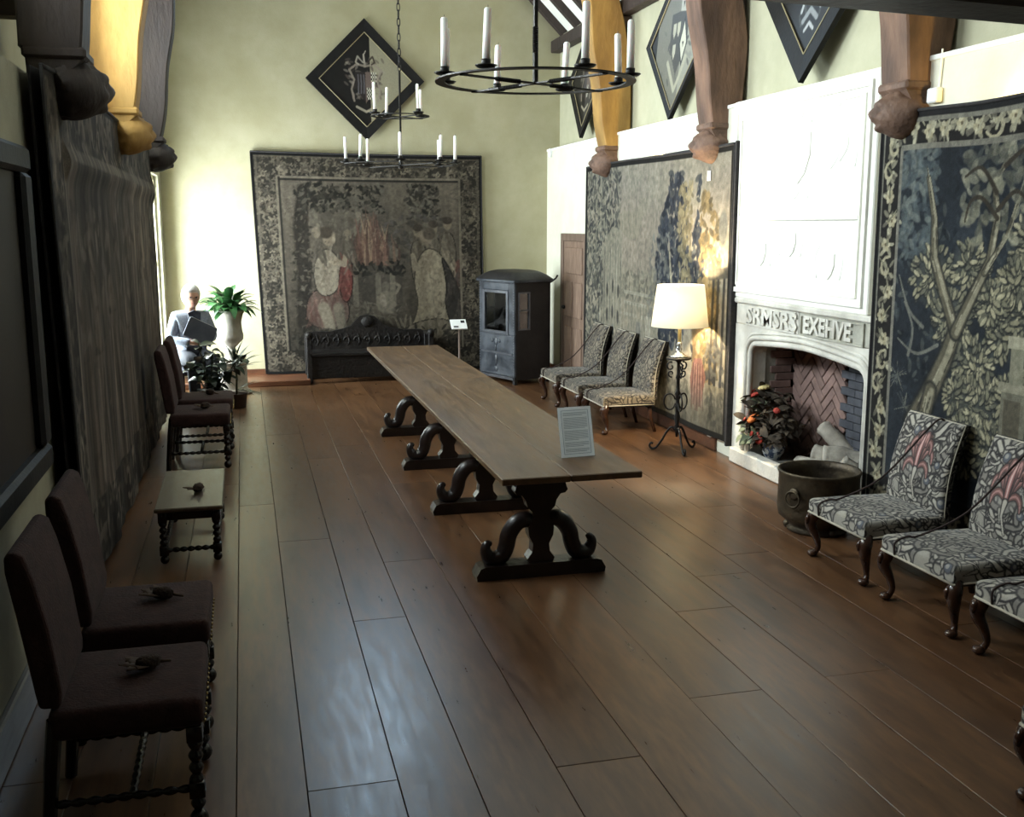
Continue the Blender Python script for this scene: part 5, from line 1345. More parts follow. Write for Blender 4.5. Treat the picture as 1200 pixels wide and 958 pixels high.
def twist(root, p0, p1, r, turns, name):
    P0, P1 = Vector(p0), Vector(p1); d = (P1 - P0); n = max(8, int(turns * 8)); t = d.normalized()
    a = Vector((0, 0, 1)) if abs(t.z) < .9 else Vector((1, 0, 0)); u = t.cross(a).normalized(); w = t.cross(u)
    m = MB(); vs = []
    for i in range(n + 1):
        s = i / n; q = turns * 2 * PI * s * (0 if turns == 0 else 1)
        for k in range(4):
            e = q + k * PI / 2 + PI / 4; vs.append(P0 + d * s + (u * math.cos(e) + w * math.sin(e)) * r)
    m.add(vs, [(i * 4 + k, i * 4 + (k + 1) % 4, (i + 1) * 4 + (k + 1) % 4, (i + 1) * 4 + k) for i in range(n) for k in range(4)] + [(3, 2, 1, 0), (n * 4, n * 4 + 1, n * 4 + 2, n * 4 + 3)])
    return m.build(name, m_iron, root)
def chain(root, x, y, z0, z1, L=.075):
    me = None; m = MB()
    m.tube([(.016 * math.cos(a), 0, L * .62 * math.sin(a)) for a in np.linspace(0, 2 * PI, 15)[:-1]], .0055, 6, closed=True)
    me = m.mesh('chain_link', m_iron, True); z = z0; k = 0
    while z < z1:
        part_copy('chain_link', me, root, (x, y, z), (0, 0, rad(90 * (k % 2)))); z += L; k += 1
ch = thing('ring_chandelier', 'black iron ring chandelier with white candles on a twisted rod, nearest', 'chandelier', (1.66, 5.95, 2.90), rad(8), 'iron ring chandeliers')
ring(ch, 0, .545, .055)
for a in (20, 110):
    q = rad(a); c_, s_ = math.cos(q), math.sin(q)
    for (b0, b1) in ((-.545, -.30), (.30, .545), (-.12, .12)): sp = MB(); sp.x = Matrix.Rotation(q, 4, 'Z'); sp.box(b0, b1, -.018, .018, -.012, -.004); sp.build('cross_bar', m_iron, ch)
    for sg in (-1, 1): twist(ch, (sg * .12 * c_, sg * .12 * s_, -.008), (sg * .30 * c_, sg * .30 * s_, -.008), .013, 4, 'twisted_bar')
twist(ch, (0, 0, -.01), (0, 0, .16), .017, 0, 'stem'); twist(ch, (0, 0, .16), (0, 0, .30), .018, 3, 'twisted_stem'); twist(ch, (0, 0, .30), (0, 0, 3.9), .015, 0, 'stem')
for k, (a, h) in enumerate(((188, .27), (226, .27), (283, .30), (330, .27), (10, .26), (55, .26), (100, .24), (148, .28))):
    q = rad(a - 8); candle(ch, .545 * math.cos(q), .545 * math.sin(q), .004, h, .021, (RN.uniform(-.03, .03), RN.uniform(-.05, .05)))
c2 = thing('tiered_chandelier', 'farther iron chandelier with two tiers of candles on a chain', 'chandelier', (1.68, 11.35, 2.73), rad(12), 'iron ring chandeliers')
ring(c2, 0, .58, .045); ring(c2, .50, .29, .04)
for a in (15, 105):
    for (R, z) in ((.58, -.008), (.29, .492)):
        sp = MB(); sp.x = Matrix.Rotation(rad(a), 4, 'Z'); sp.box(-R, R, -.014, .014, z - .005, z + .003); sp.build('cross_bar', m_iron, c2)
twist(c2, (0, 0, -.03), (0, 0, .95), .013, 0, 'stem')
MB().lathe([(.0, -.05), (.02, -.045), (.03, -.03), (.015, -.01), (.01, 0)], n=10).build('finial', m_iron, c2, True)
chain(c2, 0, 0, 1.0, 3.6)
MB().lathe([(.02, 1.74), (.13, 1.725), (.15, 1.735), (.13, 1.755), (.02, 1.765)], n=24).build('canopy_disc', m_cand, c2, True)
for a in np.arange(0, 360, 45): q = rad(a + 22 + RN.uniform(-6, 6)); candle(c2, .58 * math.cos(q), .58 * math.sin(q), .004, RN.uniform(.23, .27), .017, (RN.uniform(-.04, .04), RN.uniform(-.05, .05)))
for a in (20, 100, 185, 290): q = rad(a); candle(c2, .29 * math.cos(q), .29 * math.sin(q), .504, RN.uniform(.24, .29), .016, (RN.uniform(-.04, .04), RN.uniform(-.05, .05)))

# ------------------------------------------------------------------ wrought-iron lamp stand with lit lamp
lp = thing('iron_torchere', 'wrought-iron tripod stand with scrolls carrying the lit table lamp', 'stand', (3.86, 8.87, 0))
MB().lathe([(.012, .14), (.016, .2), (.03, .23), (.018, .26), (.03, .33), (.022, .36), (.02, .40), (.03, .43), (.018, .45), (.018, .52), (.03, .55), (.018, .58), (.016, .68), (.028, .70), (.016, .73), (.016, .84), (.05, .87)], n=12).build('stem', m_iron, lp, True)
MB().lathe([(0, .872), (.115, .872), (.118, .882), (.115, .892), (0, .892)], n=28).build('disc', m_iron, lp, True)
for k in range(3):
    q = Matrix.Rotation(rad(25 + 120 * k), 4, 'Z')
    m = MB(); m.x = q
    m.tube(catmull([(.015, 0, .20), (.05, 0, .23), (.09, 0, .19), (.14, 0, .10), (.19, 0, .03), (.23, 0, .012), (.255, 0, .035), (.245, 0, .065), (.222, 0, .06)], 4), .011, 6); m.build('leg', m_iron, lp, True)
    m = MB(); m.x = q; m.tube([(.02 + .055 + .055 * math.cos(a), 0, .47 + .075 * math.sin(a)) for a in np.linspace(PI * .9, -PI * .95, 18)], .008, 6); m.build('scroll', m_iron, lp, True)
    m = MB(); m.x = q; m.tube([(.018 + a[0], 0, a[1]) for a in spiral(.055, .80, .045, .012, PI * .6, -PI * 1.3, 14)], .008, 6); m.build('scroll', m_iron, lp, True)
    m = MB(); m.x = q; m.tube([(.018 + a[0], 0, a[1]) for a in spiral(.05, .735, .035, .01, -PI * .6, PI * 1.2, 14)], .007, 6); m.build('scroll', m_iron, lp, True)
la = thing('table_lamp', 'lit lamp with cream cone shade and candlestick base on the iron stand', 'lamp', (3.86, 8.87, .892))
m_chrome = M('silvered_metal', (186, 186, 184), (204, 204, 202), scale=10, rough=.2, metal=.9)
MB().lathe([(0, 0), (.085, .0), (.088, .012), (.06, .022), (.045, .035), (.022, .05), (.03, .075), (.018, .095), (.026, .12), (.02, .14)], n=20).build('base', m_chrome, la, True)
MB().lathe([(.017, .14), (.017, .33), (.012, .34)], n=12).build('candle_tube', M('ivory_tube', (236, 214, 150), (242, 222, 164), rough=.5), la, True)
def shade_mat():
    m = bpy.data.materials.new('lamp_shade_fabric'); m.use_nodes = True; N = m.node_tree.nodes; K = m.node_tree.links
    b = N['Principled BSDF']; out = N['Material Output']
    b.inputs['Base Color'].default_value = L3((252, 248, 236)); b.inputs['Roughness'].default_value = .9
    tr = N.new('ShaderNodeBsdfTranslucent'); tr.inputs[0].default_value = L3((255, 252, 240))
    nz = N.new('ShaderNodeTexNoise'); nz.inputs['Scale'].default_value = 120; mr = N.new('ShaderNodeMapRange'); mr.inputs[3].default_value = .55; mr.inputs[4].default_value = .7
    K.new(nz.outputs['Fac'], mr.inputs[0])
    mx = N.new('ShaderNodeMixShader'); K.new(mr.outputs[0], mx.inputs[0]); K.new(b.outputs[0], mx.inputs[1]); K.new(tr.outputs[0], mx.inputs[2])
    K.new(mx.outputs[0], out.inputs[0]); return m
sh_ = MB(); sh_.lathe([(.262, .285), (.215, .665), (.213, .665), (.260, .285), (.262, .285)], n=40, cap=False); so = sh_.build('shade', shade_mat(), la, True, fix=False)
MB().tube([(.0, 0, .33), (.05, 0, .36), (.06, 0, .44), (.0, 0, .56)], .003, 5).tube([(-.21, 0, .655), (.21, 0, .655)], .003, 5).build('harp', m_chrome, la)
bl_ = MB().ball((0, 0, .42), .04, 12, 10, (1, 1, 1.3)).build('bulb', MEMIT('bulb_glow', (255, 214, 140), 40), la, True)
pl_ = bpy.data.lights.new('lamp_bulb_light', 'POINT'); pl_.energy = 185; pl_.color = (1.0, .81, .51); pl_.shadow_soft_size = .05
po = bpy.data.objects.new('lamp_bulb_light', pl_); COL.objects.link(po); po.location = (3.86, 8.87, .892 + .49)

# ------------------------------------------------------------------ picture-light floods hidden on the wall heads
def flood(loc, rotz, power, label, col=(1.0, .70, .17), aim=(0, 0, 1), spot=110):
    r = thing('flood_lamp', label, 'lamp', loc, rotz, 'flood lamps behind the tapestry heads')
    MB().box(-.03, .03, -.09, .09, .0, .06, b=.006).build('housing', m_iron, r); MB().box(-.026, .026, -.08, .08, .06, .064).build('lens', MEMIT('flood_lens', (255, 220, 130), 6), r)
    l = bpy.data.lights.new('flood_light', 'SPOT'); l.energy = power; l.color = col; l.spot_size = rad(spot); l.spot_blend = .6; l.shadow_soft_size = .05
    o = bpy.data.objects.new('flood_light', l); COL.objects.link(o)
    o.location = Vector(loc) + Vector((0, 0, .09)); o.rotation_euler = Vector(aim).to_track_quat('-Z', 'Y').to_euler()
flood((XR - .031, 10.3, 2.66), 0, 60, 'small flood lamp above the pale garden tapestry', aim=(.06, .42, .55), spot=130)
flood((XR - .031, 5.10, 2.66), 0, 50, 'small flood lamp above the blue leafy tapestry', aim=(.06, .35, .5), spot=130)
flood((XL + .035, 7.6, 2.66), 0, 20, 'small flood lamp above the dark left tapestry', aim=(0.1, .62, .6), spot=120)

# ------------------------------------------------------------------ sedan chair
m_lea_lit = M('lit_blue_black_leather', (38, 41, 47), (64, 69, 77), scale=5, rough=.3, r2=.5, bump=.25, bscale=16, c3=(120, 124, 130), c3scale=4, c3amt=.35)  # black leather as lit on the front, its bluish light put into the colour
m_leab = M('black_leather', (22, 21, 22), (36, 34, 34), scale=7, rough=.5, bump=.2)
m_stud = M('pewter_studs', (96, 98, 104), (120, 122, 128), rough=.35, metal=.7)
m_sg = MGLASS('old_glass', (196, 200, 200), .25)
sd = thing('sedan_chair', 'black leather sedan chair with glazed windows in the far right corner', 'sedan chair', (3.10, 13.92, 0), math.atan2(-.72, .30))
# local: x along glazed front (0..FW), y to the back (+), since normal faces -y rotated
FW, SDp, SH = .80, .60, 1.36
def face_panel(x0, x1, z0, z1, y0, y1, nm, mt): return MB().box(x0, x1, y0, y1, z0, z1, b=.006).build(nm, mt, sd)
MB().box(0, FW, 0, SDp, .06, .10).build('floor_panel', m_leab, sd)
fr = face_panel(.0, FW, .10, .66, 0, .03, 'front_panel', m_lea_lit)
for z in (.40,): MB().box(.05, FW - .05, -.008, .002, z - .012, z + .012, b=.003).build('mid_rail', m_stud, fr)
# upper front: window frame around glass
face_panel(0, .09, .66, SH, 0, .03, 'front_stile', m_lea_lit); face_panel(FW - .13, FW, .66, SH, 0, .03, 'front_stile', m_lea_lit); face_panel(.09, FW - .13, 1.24, SH, 0, .03, 'front_head', m_lea_lit)
wf = MB(); 
for (a, b, c_, d_) in ((.09, .14, .66, 1.24), (FW - .18, FW - .13, .66, 1.24), (.14, FW - .18, .66, .70), (.14, FW - .18, 1.2, 1.24)): wf.box(a, b, -.012, .025, c_, d_, b=.004)
w_ = wf.build('window_frame', m_stud, sd); MB().box(.14, FW - .18, .008, .012, .70, 1.20).build('pane', m_sg, w_)
# side towards the camera (x = FW) with split window
def side(x, nm):
    s0, s1 = sorted((x, x - .03 if x > .1 else x + .03))
    MB().box(s0, s1, .03, SDp, .10, .72).build(nm, m_leab, sd)
    MB().box(s0, s1, .03, .06, .72, SH).box(s0, s1, .26, SDp, .72, SH).box(s0, s1, .06, .26, 1.22, SH).build(nm, m_leab, sd)
    f = MB().box(s0 - .006, s1 + .006, .06, .085, .72, 1.22, b=.003).box(s0 - .006, s1 + .006, .235, .26, .72, 1.22, b=.003).box(s0 - .006, s1 + .006, .085, .235, .97, .99, b=.003).box(s0 - .006, s1 + .006, .085, .235, .72, .74, b=.003).box(s0 - .006, s1 + .006, .085, .235, 1.2, 1.22, b=.003).build('side_window_frame', m_stud, sd)
    for (a, b) in ((.74, .97), (.99, 1.2)): MB().box((s0 + s1) / 2 - .002, (s0 + s1) / 2 + .002, .085, .235, a, b).build('pane', m_sg, f)
side(FW, 'side_panel'); side(0, 'side_panel')
MB().box(0, FW, SDp - .03, SDp, .10, SH).build('back_panel', m_leab, sd)
MB().box(.06, FW - .06, SDp - .26, SDp - .04, .36, .44, b=.02).build('seat', M('sedan_silk', (120, 112, 100), (138, 130, 116), rough=.8), sd)
# domed roof with flared rim
rf = MB(); nu = 12; vs = []; 
for j in range(nu + 1):
    for i in range(nu + 1):
        u, v = i / nu * 2 - 1, j / nu * 2 - 1
        h = .125 * (max(0, 1 - u ** 4) * max(0, 1 - v ** 4)) ** .6
        vs.append((FW / 2 + u * (FW / 2 + .03), SDp / 2 + v * (SDp / 2 + .03), SH + .02 + h))
rf.add(vs, [(j * (nu + 1) + i, j * (nu + 1) + i + 1, (j + 1) * (nu + 1) + i + 1, (j + 1) * (nu + 1) + i) for j in range(nu) for i in range(nu)])
ro = rf.build('domed_roof', m_leab, sd, True)
MB().box(-.03, FW + .03, -.03, SDp + .03, SH - .015, SH + .02, b=.008).build('roof_rim', m_lea_lit, sd)
sb = MB().tube([(FW + .02, SDp - .02, SH - .02), (FW + .05, SDp + .05, SH + .03), (FW + .05, SDp + .08, SH + .07)], [.014, .012, .014], 8); sb.build('roof_finial', m_leab, sd, True)
st_ = MB()
for z in np.arange(.14, SH, .035):
    for x in (.018, FW - .018): st_.ball((x, -.002, z), .008, 6, 4)
for x in np.arange(.02, FW, .035):
    for z in (.115, .645, SH - .025): st_.ball((x, -.002, z), .008, 6, 4)
st_.build('stud_rows', m_stud, sd, True)
# embossed ornament on the front
for (x, z, rx, rz_) in ((.38, .55, .045, .06), (.38, .47, .022, .05), (.30, .56, .03, .025), (.46, .56, .03, .025), (.38, .30, .04, .08), (.38, .18, .05, .04)):
    MB().ball((x, -.0, z), 1, 12, 8, (rx, .014, rz_)).build('embossed_ornament', m_lea_lit, fr, True)
for x in (.03, FW - .03):
    for y in (.03, SDp - .03): MB().box(x - .025, x + .025, y - .025, y + .025, 0, .08, b=.004).build('foot', m_leab, sd)
MB().box(.02, FW - .02, -.01, .02, .06, .10, b=.004).build('door_sill', m_stud, sd)

# ------------------------------------------------------------------ carved settle under the end tapestry
se = thing('carved_settle', 'very dark carved oak settle under the end wall tapestry', 'settle', (1.62, 14.18, 0))
m_blko = M('blackened_oak', (16, 13, 12), (28, 23, 20), scale=8, rough=.55, bump=.6, bscale=30, spec=.3)
MB().box(-.82, .82, -.20, .24, .36, .41, b=.008).build('seat_board', m_blko, se)
MB().box(-.80, .80, -.17, -.14, .06, .36, b=.004).build('front_board', m_blko, se)
bkp = [(-.82, .41), (.82, .41), (.82, .62), (.74, .66), (.5, .66), (.34, .69), (.22, .73), (.16, .80), (.10, .855), (0, .875), (-.10, .855), (-.16, .80), (-.22, .73), (-.34, .69), (-.5, .66), (-.74, .66), (-.82, .62)]
bko = MB().prism(bkp, .19, .24, 'xz').build('carved_back', m_blko, se)
for k in range(11):
    x = -.70 + .14 * k
    m = MB(); m.tube([(a, .188, b) for a, b in spiral(x, .54, .05, .012, rad(200), rad(-160), 12)], .011, 6); m.tube([(x, .188, .46), (x + .03, .185, .52), (x, .188, .62)], [.006, .012, .006], 6); m.build('carved_scroll', m_blko, bko, True)
MB().ball((0, .185, .78), .075, 14, 10, (1.1, .4, 1), headfn(3)).build('carved_mask', m_blko, bko, True)
for s in (-1, 1):
    MB().box(s * .82 - .035, s * .82 + .035, -.2, -.13, 0, .62, b=.008).build('arm_post', m_blko, se); MB().box(s * .82 - .035, s * .82 + .035, .17, .24, 0, .64, b=.008).build('back_post', m_blko, se)
    MB().box(s * .82 - .04, s * .82 + .04, -.23, .2, .60, .64, b=.012).build('arm', m_blko, se)
    MB().ball((s * .82, -.20, .655), .05, 12, 8, (1, .9, 1), headfn(5)).build('carved_finial', m_blko, se, True)

# information lectern
le = thing('information_lectern', 'small white information card on a thin post beyond the table', 'sign', (2.60, 12.85, 0))
MB().lathe([(0, 0), (.12, 0), (.12, .015), (.02, .025), (.013, .04), (.013, .80)], n=14).build('post', M('brown_post', (92, 76, 66), (112, 94, 82), rough=.5), le, True)
hd_ = MB(); hd_.x = Matrix.Translation((0, -.02, .86)) @ Matrix.Rotation(rad(38), 4, 'X'); hd_.box(-.11, .09, -.085, .085, -.006, .006); hb = hd_.build('card', m_paper, le)
ik = MB(); ik.x = hd_.x; ik.box(.02, .07, .02, .065, .006, .0075).box(-.08, -.02, -.06, -.035, .006, .0075).build('printed_blocks', M('black_print', (26, 26, 28), (40, 40, 42), rough=.7), hb)

# ------------------------------------------------------------------ small wall fittings
MB_ = MB().box(XR - .04, XR, 14.30, 14.37, 3.02, 3.14, b=.008).build('motion_sensor', m_paper); tag(MB_, 'small white sensor box at the far top corner of the right wall', 'sensor')
so_ = thing('wall_socket', 'small white socket low on the wall behind the lamp stand', 'socket', (XR - .028, 8.9, .16)); MB().box(-.012, .0, -.045, .045, -.045, .045, b=.004).build('plate', m_paper, so_)
for (a, b) in ((-.012, .012), (.012, .012), (0, -.014)): MB().box(-.0135, -.0115, a - .004, a + .004, b - .006, b + .006).build('pin_hole', m_iron, so_)
th = thing('junction_box', 'white junction box with a cable under the carved head on the right', 'box', (XR - .0, 5.86, 2.89)); MB().box(-.05, -.001, -.05, .05, -.045, .045, b=.008).build('case', m_paper, th)
MB().tube([(-.012, -.02, .045), (-.012, -.03, .2), (-.012, -.03, .275)], .006, 6).build('cable', m_paper, th)
# ------------------------------------------------------------------ plants
m_leafg = M('glossy_green_leaf', (38, 74, 40), (62, 108, 58), scale=8, rough=.35, rnd=.3)
m_leafd = M('dark_rubber_leaf', (34, 46, 36), (54, 70, 54), scale=8, rough=.3, rnd=.35)
m_stem = M('plant_stem', (58, 62, 40), (74, 78, 50), rough=.6)
m_urn = M('weathered_stone_urn', (168, 162, 150), (196, 190, 178), scale=9, rough=.85, bump=.25)
m_soil = M('potting_soil', (40, 30, 24), (58, 44, 34), scale=30, rough=.95, bump=.5)
def leaf_mesh(L, w, bend, mat, fold=.25, n=7):
    m = MB(); vs = []
    for i in range(n + 1):
        t = i / n; ww = w * math.sin(PI * (t * .92 + .06)) ** .8 if i < n else .001
        x = L * t * (1 - .25 * bend * t); z = L * (.0 + .35 * bend * t - .75 * bend * t * t)
        vs += [(x, -ww, z + fold * ww), (x, 0, z), (x, ww, z + fold * ww)]
    m.add(vs, [(3 * i + k, 3 * i + k + 1, 3 * i + k + 4, 3 * i + k + 3) for i in range(n) for k in (0, 1)])
    # thin underside so the blade has thickness
    m.add([(a, b, c - .003) for a, b, c in vs], [(3 * i + k + 3, 3 * i + k + 4, 3 * i + k + 1, 3 * i + k) for i in range(n) for k in (0, 1)])
    return m.mesh('leaf', mat, True)
ur = thing('stone_urn', 'pale stone urn on a round pedestal by the left end window', 'urn', (-.20, 13.45, 0))
MB().lathe([(.235, 0), (.24, .03), (.20, .05), (.19, .08), (.19, .34), (.21, .37), (.225, .40), (.2, .41), (.0, .41)], n=28).build('pedestal', m_urn, ur, True)
MB().lathe([(.0, .41), (.12, .41), (.12, .44), (.06, .47), (.05, .50), (.09, .53), (.07, .55), (.05, .57), (.10, .62), (.16, .68), (.165, .73), (.15, .80), (.145, .90), (.17, 1.0), (.20, 1.04), (.19, 1.05), (.16, 1.03), (.14, .95), (0, .95)], n=28).build('urn_body', m_urn, ur, True)
pp_ = thing('peace_lily', 'glossy broad-leaved green plant growing in the stone urn', 'plant', (-.20, 13.45, .96))
MB().lathe([(.0, .0), (.14, .0), (.14, .03), (.0, .045)], n=16).build('soil', m_soil, pp_, True)
lm = [leaf_mesh(.30, .055, b, m_leafg) for b in (.5, .9, 1.3)]
for k in range(64):
    a = k * 2.399; t = (k % 8) / 8
    el = rad(72 - 62 * t + RN.uniform(-10, 10))
    stl = RN.uniform(.10, .20)
    bx_, by_, bz_ = stl * math.cos(el) * math.cos(a), stl * math.cos(el) * math.sin(a), .03 + stl * math.sin(el)
    s_ = MB().tube([(.02 * math.cos(a), .02 * math.sin(a), .03), (bx_, by_, bz_)], .004, 5).build('petiole', m_stem, pp_)
    part_copy('leaf', lm[k % 3], pp_, (bx_, by_, bz_), (0, -el * .8, a), RN.uniform(.75, 1.1))
# rubber plant in a dark pot
rp_ = thing('rubber_plant', 'dark-leaved rubber plant in a pot in front of the urn pedestal', 'plant', (-.42, 12.05, 0))
MB().lathe([(0, 0), (.13, 0), (.16, .2), (.17, .22), (.15, .22), (.14, .19), (0, .19)], n=20).build('pot', M('dark_clay_pot', (62, 48, 42), (84, 66, 58), rough=.8), rp_, True)
lr = [leaf_mesh(.20, .056, b, m_leafd) for b in (.4, 1.0)]
stems = [((0, 0), (-.10, -.02), .80), ((.03, .02), (.12, .05), .62), ((-.03, .03), (-.20, .05), .58), ((.02, -.03), (.26, -.03), .50), ((0, .03), (.05, -.1), .72), ((.03, -.02), (.34, .08), .62), ((0, -.03), (-.05, -.12), .5)]
for i, (b0, b1, h) in enumerate(stems):
    path = catmull([(b0[0], b0[1], .18), ((b0[0] * .5 + b1[0] * .5) * 1.0, (b0[1] + b1[1]) / 2, .18 + (h - .18) * .55), (b1[0], b1[1], h)], 5)
    MB().tube(path, .008, 6).build('stem', m_stem, rp_, True)
    for k in range(10):
        p = path[1 + int(k * (len(path) - 2) / 9)]; a = k * 2.4 + i
        part_copy('leaf', lr[k % 2], rp_, tuple(p), (RN.uniform(-.3, .3), rad(RN.uniform(-45, 25)), a), RN.uniform(.75, 1.2))
# spiky plant
dk_ = thing('spiky_plant', 'thin spiky-leaved plant between the rubber plant and pedestal', 'plant', (-.14, 12.35, 0))
MB().lathe([(0, 0), (.10, 0), (.12, .16), (.13, .17), (.11, .17), (.10, .15), (0, .15)], n=18).build('pot', MATS['dark_clay_pot'], dk_, True)
MB().tube([(0, 0, .14), (.01, 0, .35), (0, 0, .52)], .012, 8).build('stem', m_stem, dk_, True)
ld = leaf_mesh(.36, .011, .35, m_leafd, n=6)
for k in range(30):
    part_copy('leaf', ld, dk_, (0, 0, .44 + .08 * (k % 4) / 4), (0, -rad(RN.uniform(5, 80)), k * 2.4), RN.uniform(.7, 1.05))
for k in range(10): part_copy('leaf', ld, dk_, (0, 0, .2), (0, rad(RN.uniform(-30, 15)), rad(-60 + 14 * k)), RN.uniform(.8, 1.0))

# ------------------------------------------------------------------ dried and fresh flowers on the hearth
vz = thing('flower_vase', 'blue and white china vase on the stone hearth', 'vase', (4.36, 7.95, .10))
def vase_mat():
    return M('blue_white_china', (206, 208, 208), (74, 86, 108), scale=22, rough=.2, lo=.50, hi=.56, detail=2)
MB().lathe([(0, 0), (.055, 0), (.06, .01), (.085, .05), (.105, .10), (.10, .15), (.095, .175), (.10, .18), (.09, .182), (.085, .17), (.08, .15), (0, .14)], n=24).build('body', vase_mat(), vz, True)
fa = thing('flower_arrangement', 'autumn arrangement of orange and red flowers with dry foliage in the vase', 'flowers', (4.36, 7.95, .245))
m_org = M('orange_bloom', (206, 96, 38), (224, 124, 56), scale=20, rough=.7); m_red = M('red_bloom', (156, 44, 34), (186, 66, 50), scale=20, rough=.7, rnd=.2)
m_yel = M('cream_bloom', (196, 178, 120), (214, 196, 142), scale=20, rough=.7); m_dry = M('dry_brown_foliage', (52, 44, 36), (78, 66, 52), scale=14, rough=.9, rnd=.3); m_olv = M('grey_green_foliage', (96, 106, 84), (124, 132, 108), scale=14, rough=.8, rnd=.25)
def bloom(mat, r):
    m = MB()
    for ringn, (n, rr, el) in enumerate(((10, 1.0, .2), (8, .75, .6), (5, .45, 1.1))):
        for k in range(n):
            a = 2 * PI * k / n + ringn * .3; d = Vector((math.cos(a) * math.cos(el), math.sin(a) * math.cos(el), math.sin(el)))
            m.ball(tuple(d * r * rr * .62), r * .42, 6, 4, (1, 1, .75))
    return m.mesh('flower_head', mat, True)
fb = {'o': bloom(m_org, .045), 'r': bloom(m_red, .035), 'y': bloom(m_yel, .04), 's': bloom(m_red, .022)}
m_fl = [leaf_mesh(.13, .028, .5, m_dry), leaf_mesh(.11, .02, .9, m_dry), leaf_mesh(.13, .032, .7, m_olv)]
def spray(d, L, what, kind=None):
    d = Vector(d).normalized(); e = d * L
    MB().tube([(0, 0, 0), tuple(e * .5 + Vector((0, 0, .02))), tuple(e)], .003, 5).build('stem', m_dry, fa)
    rot = d.to_track_quat('Z', 'Y').to_euler()
    if kind: part_copy('flower_head', fb[kind], fa, tuple(e * 1.04), rot, 1.35)
    for t in (.4, .55, .68, .8, .9, 1.0):
        for s in range(2):
            q = RN.uniform(0, 6.28); part_copy('leaf', m_fl[what], fa, tuple(e * t), (RN.uniform(-1, 1), rad(RN.uniform(-60, 20)), q), RN.uniform(.8, 1.35))
# +Y is left in view, -X towards the room
for d, L, w, k in (((-.4, .15, .5), .26, 0, 'o'), ((-.5, -.15, .15), .17, 0, 'r'), ((-.5, -.2, .3), .2, 0, 's'), ((-.2, .5, .9), .46, 2, 'r'), ((-.15, .55, 1.0), .54, 2, 's'), ((-.2, .35, .8), .42, 0, 'r'),
                   ((-.15, .15, 1), .46, 0, 'y'), ((-.3, .7, .5), .34, 2, None), ((-.4, .6, .1), .25, 2, None), ((-.5, .4, -.05), .2, 2, None), ((-.2, -.35, .8), .42, 0, None), ((-.1, -.6, .7), .44, 1, None), ((-.1, -.8, .6), .46, 1, None),
                   ((-.2, -.8, .35), .40, 1, None), ((-.35, -.6, .25), .3, 1, None), ((0, -.3, 1), .45, 1, None), ((-.1, 0, 1), .42, 1, None), ((-.4, -.2, .7), .32, 1, None), ((-.4, .3, .7), .33, 0, None), ((0, -1, .5), .45, 1, None), ((-.45, .1, .2), .2, 2, 's'), ((-.2, -.5, 1), .4, 0, None), ((-.35, .35, .35), .3, 0, 's'),
                   ((-.25, -.75, .5), .55, 1, None), ((-.3, -.9, .3), .55, 1, None), ((-.3, -.6, .6), .5, 0, 's'), ((-.3, -.7, .15), .45, 0, None), ((-.35, -.45, .5), .4, 1, None), ((-.3, -.95, .55), .6, 1, None), ((-.4, -.35, .35), .34, 0, None), ((-.3, .55, .25), .3, 2, None), ((-.3, -.5, .9), .5, 1, None)): spray(d, L, w, k)

# ------------------------------------------------------------------ seated room steward with a folder
m_skin = M('skin', (206, 160, 136), (218, 176, 152), scale=14, rough=.55)
m_jack = M('light_grey_tweed', (128, 136, 150), (156, 164, 176), scale=60, rough=.9, bump=.2)
m_trou = M('dark_trousers', (38, 40, 48), (52, 54, 62), scale=30, rough=.9)
m_hair = M('white_hair', (206, 202, 196), (226, 223, 218), scale=30, rough=.8, bump=.4)
m_shirt = M('dark_jumper', (40, 44, 54), (54, 58, 68), scale=30, rough=.9)
PX, PY = -.62, 12.95
pe = thing('person', 'seated white-haired person in a pale grey jacket holding a dark folder', 'person', (PX, PY, 0), rad(18)); pe.scale = (1.06, 1.06, 1.07)
def skinmesh(name, verts, edges, radii, mat, parent, sub=2, root=0):
    me = bpy.data.meshes.new(name); me.from_pydata(verts, edges, []); me.update(); me.materials.append(mat)
    o = link(name, me, parent)
    md = o.modifiers.new('skin', 'SKIN'); md.use_smooth_shade = True
    for i, sv in enumerate(me.skin_vertices[0].data): sv.radius = radii[i] if isinstance(radii[i], tuple) else (radii[i], radii[i]); sv.use_root = (i == root)
    s = o.modifiers.new('sub', 'SUBSURF'); s.levels = sub; s.render_levels = sub
    return o
# person faces local -Y; sits with hips at z .47
V = dict(hip=(0, .05, .50), waist=(0, .06, .66), chest=(0, .05, .86), neck0=(0, .045, .99), neck=(0, .02, 1.06), head=(0, .0, 1.13), crown=(0, .0, 1.22),
         sl=(.17, .05, .945), el=(.235, .02, .70), wl=(.06, -.19, .735), hl=(.0, -.22, .74), sr=(-.17, .05, .945), er=(-.245, .0, .70), wr=(-.07, -.20, .68), hr=(-.01, -.225, .68),
         kl=(.11, -.36, .50), al=(.11, -.38, .09), tl=(.12, -.53, .045), kr=(-.11, -.36, .50), ar=(-.11, -.38, .09), tr=(-.12, -.53, .045), hpl=(.09, .03, .50), hpr=(-.09, .03, .50))
nm_ = list(V); ix = {k: i for i, k in enumerate(nm_)}
ed = [('hip', 'waist'), ('waist', 'chest'), ('chest', 'neck0'), ('neck0', 'neck'), ('neck', 'head'), ('head', 'crown'), ('chest', 'sl'), ('sl', 'el'), ('el', 'wl'), ('wl', 'hl'), ('chest', 'sr'), ('sr', 'er'), ('er', 'wr'), ('wr', 'hr'), ('hip', 'hpl'), ('hpl', 'kl'), ('kl', 'al'), ('al', 'tl'), ('hip', 'hpr'), ('hpr', 'kr'), ('kr', 'ar'), ('ar', 'tr')]
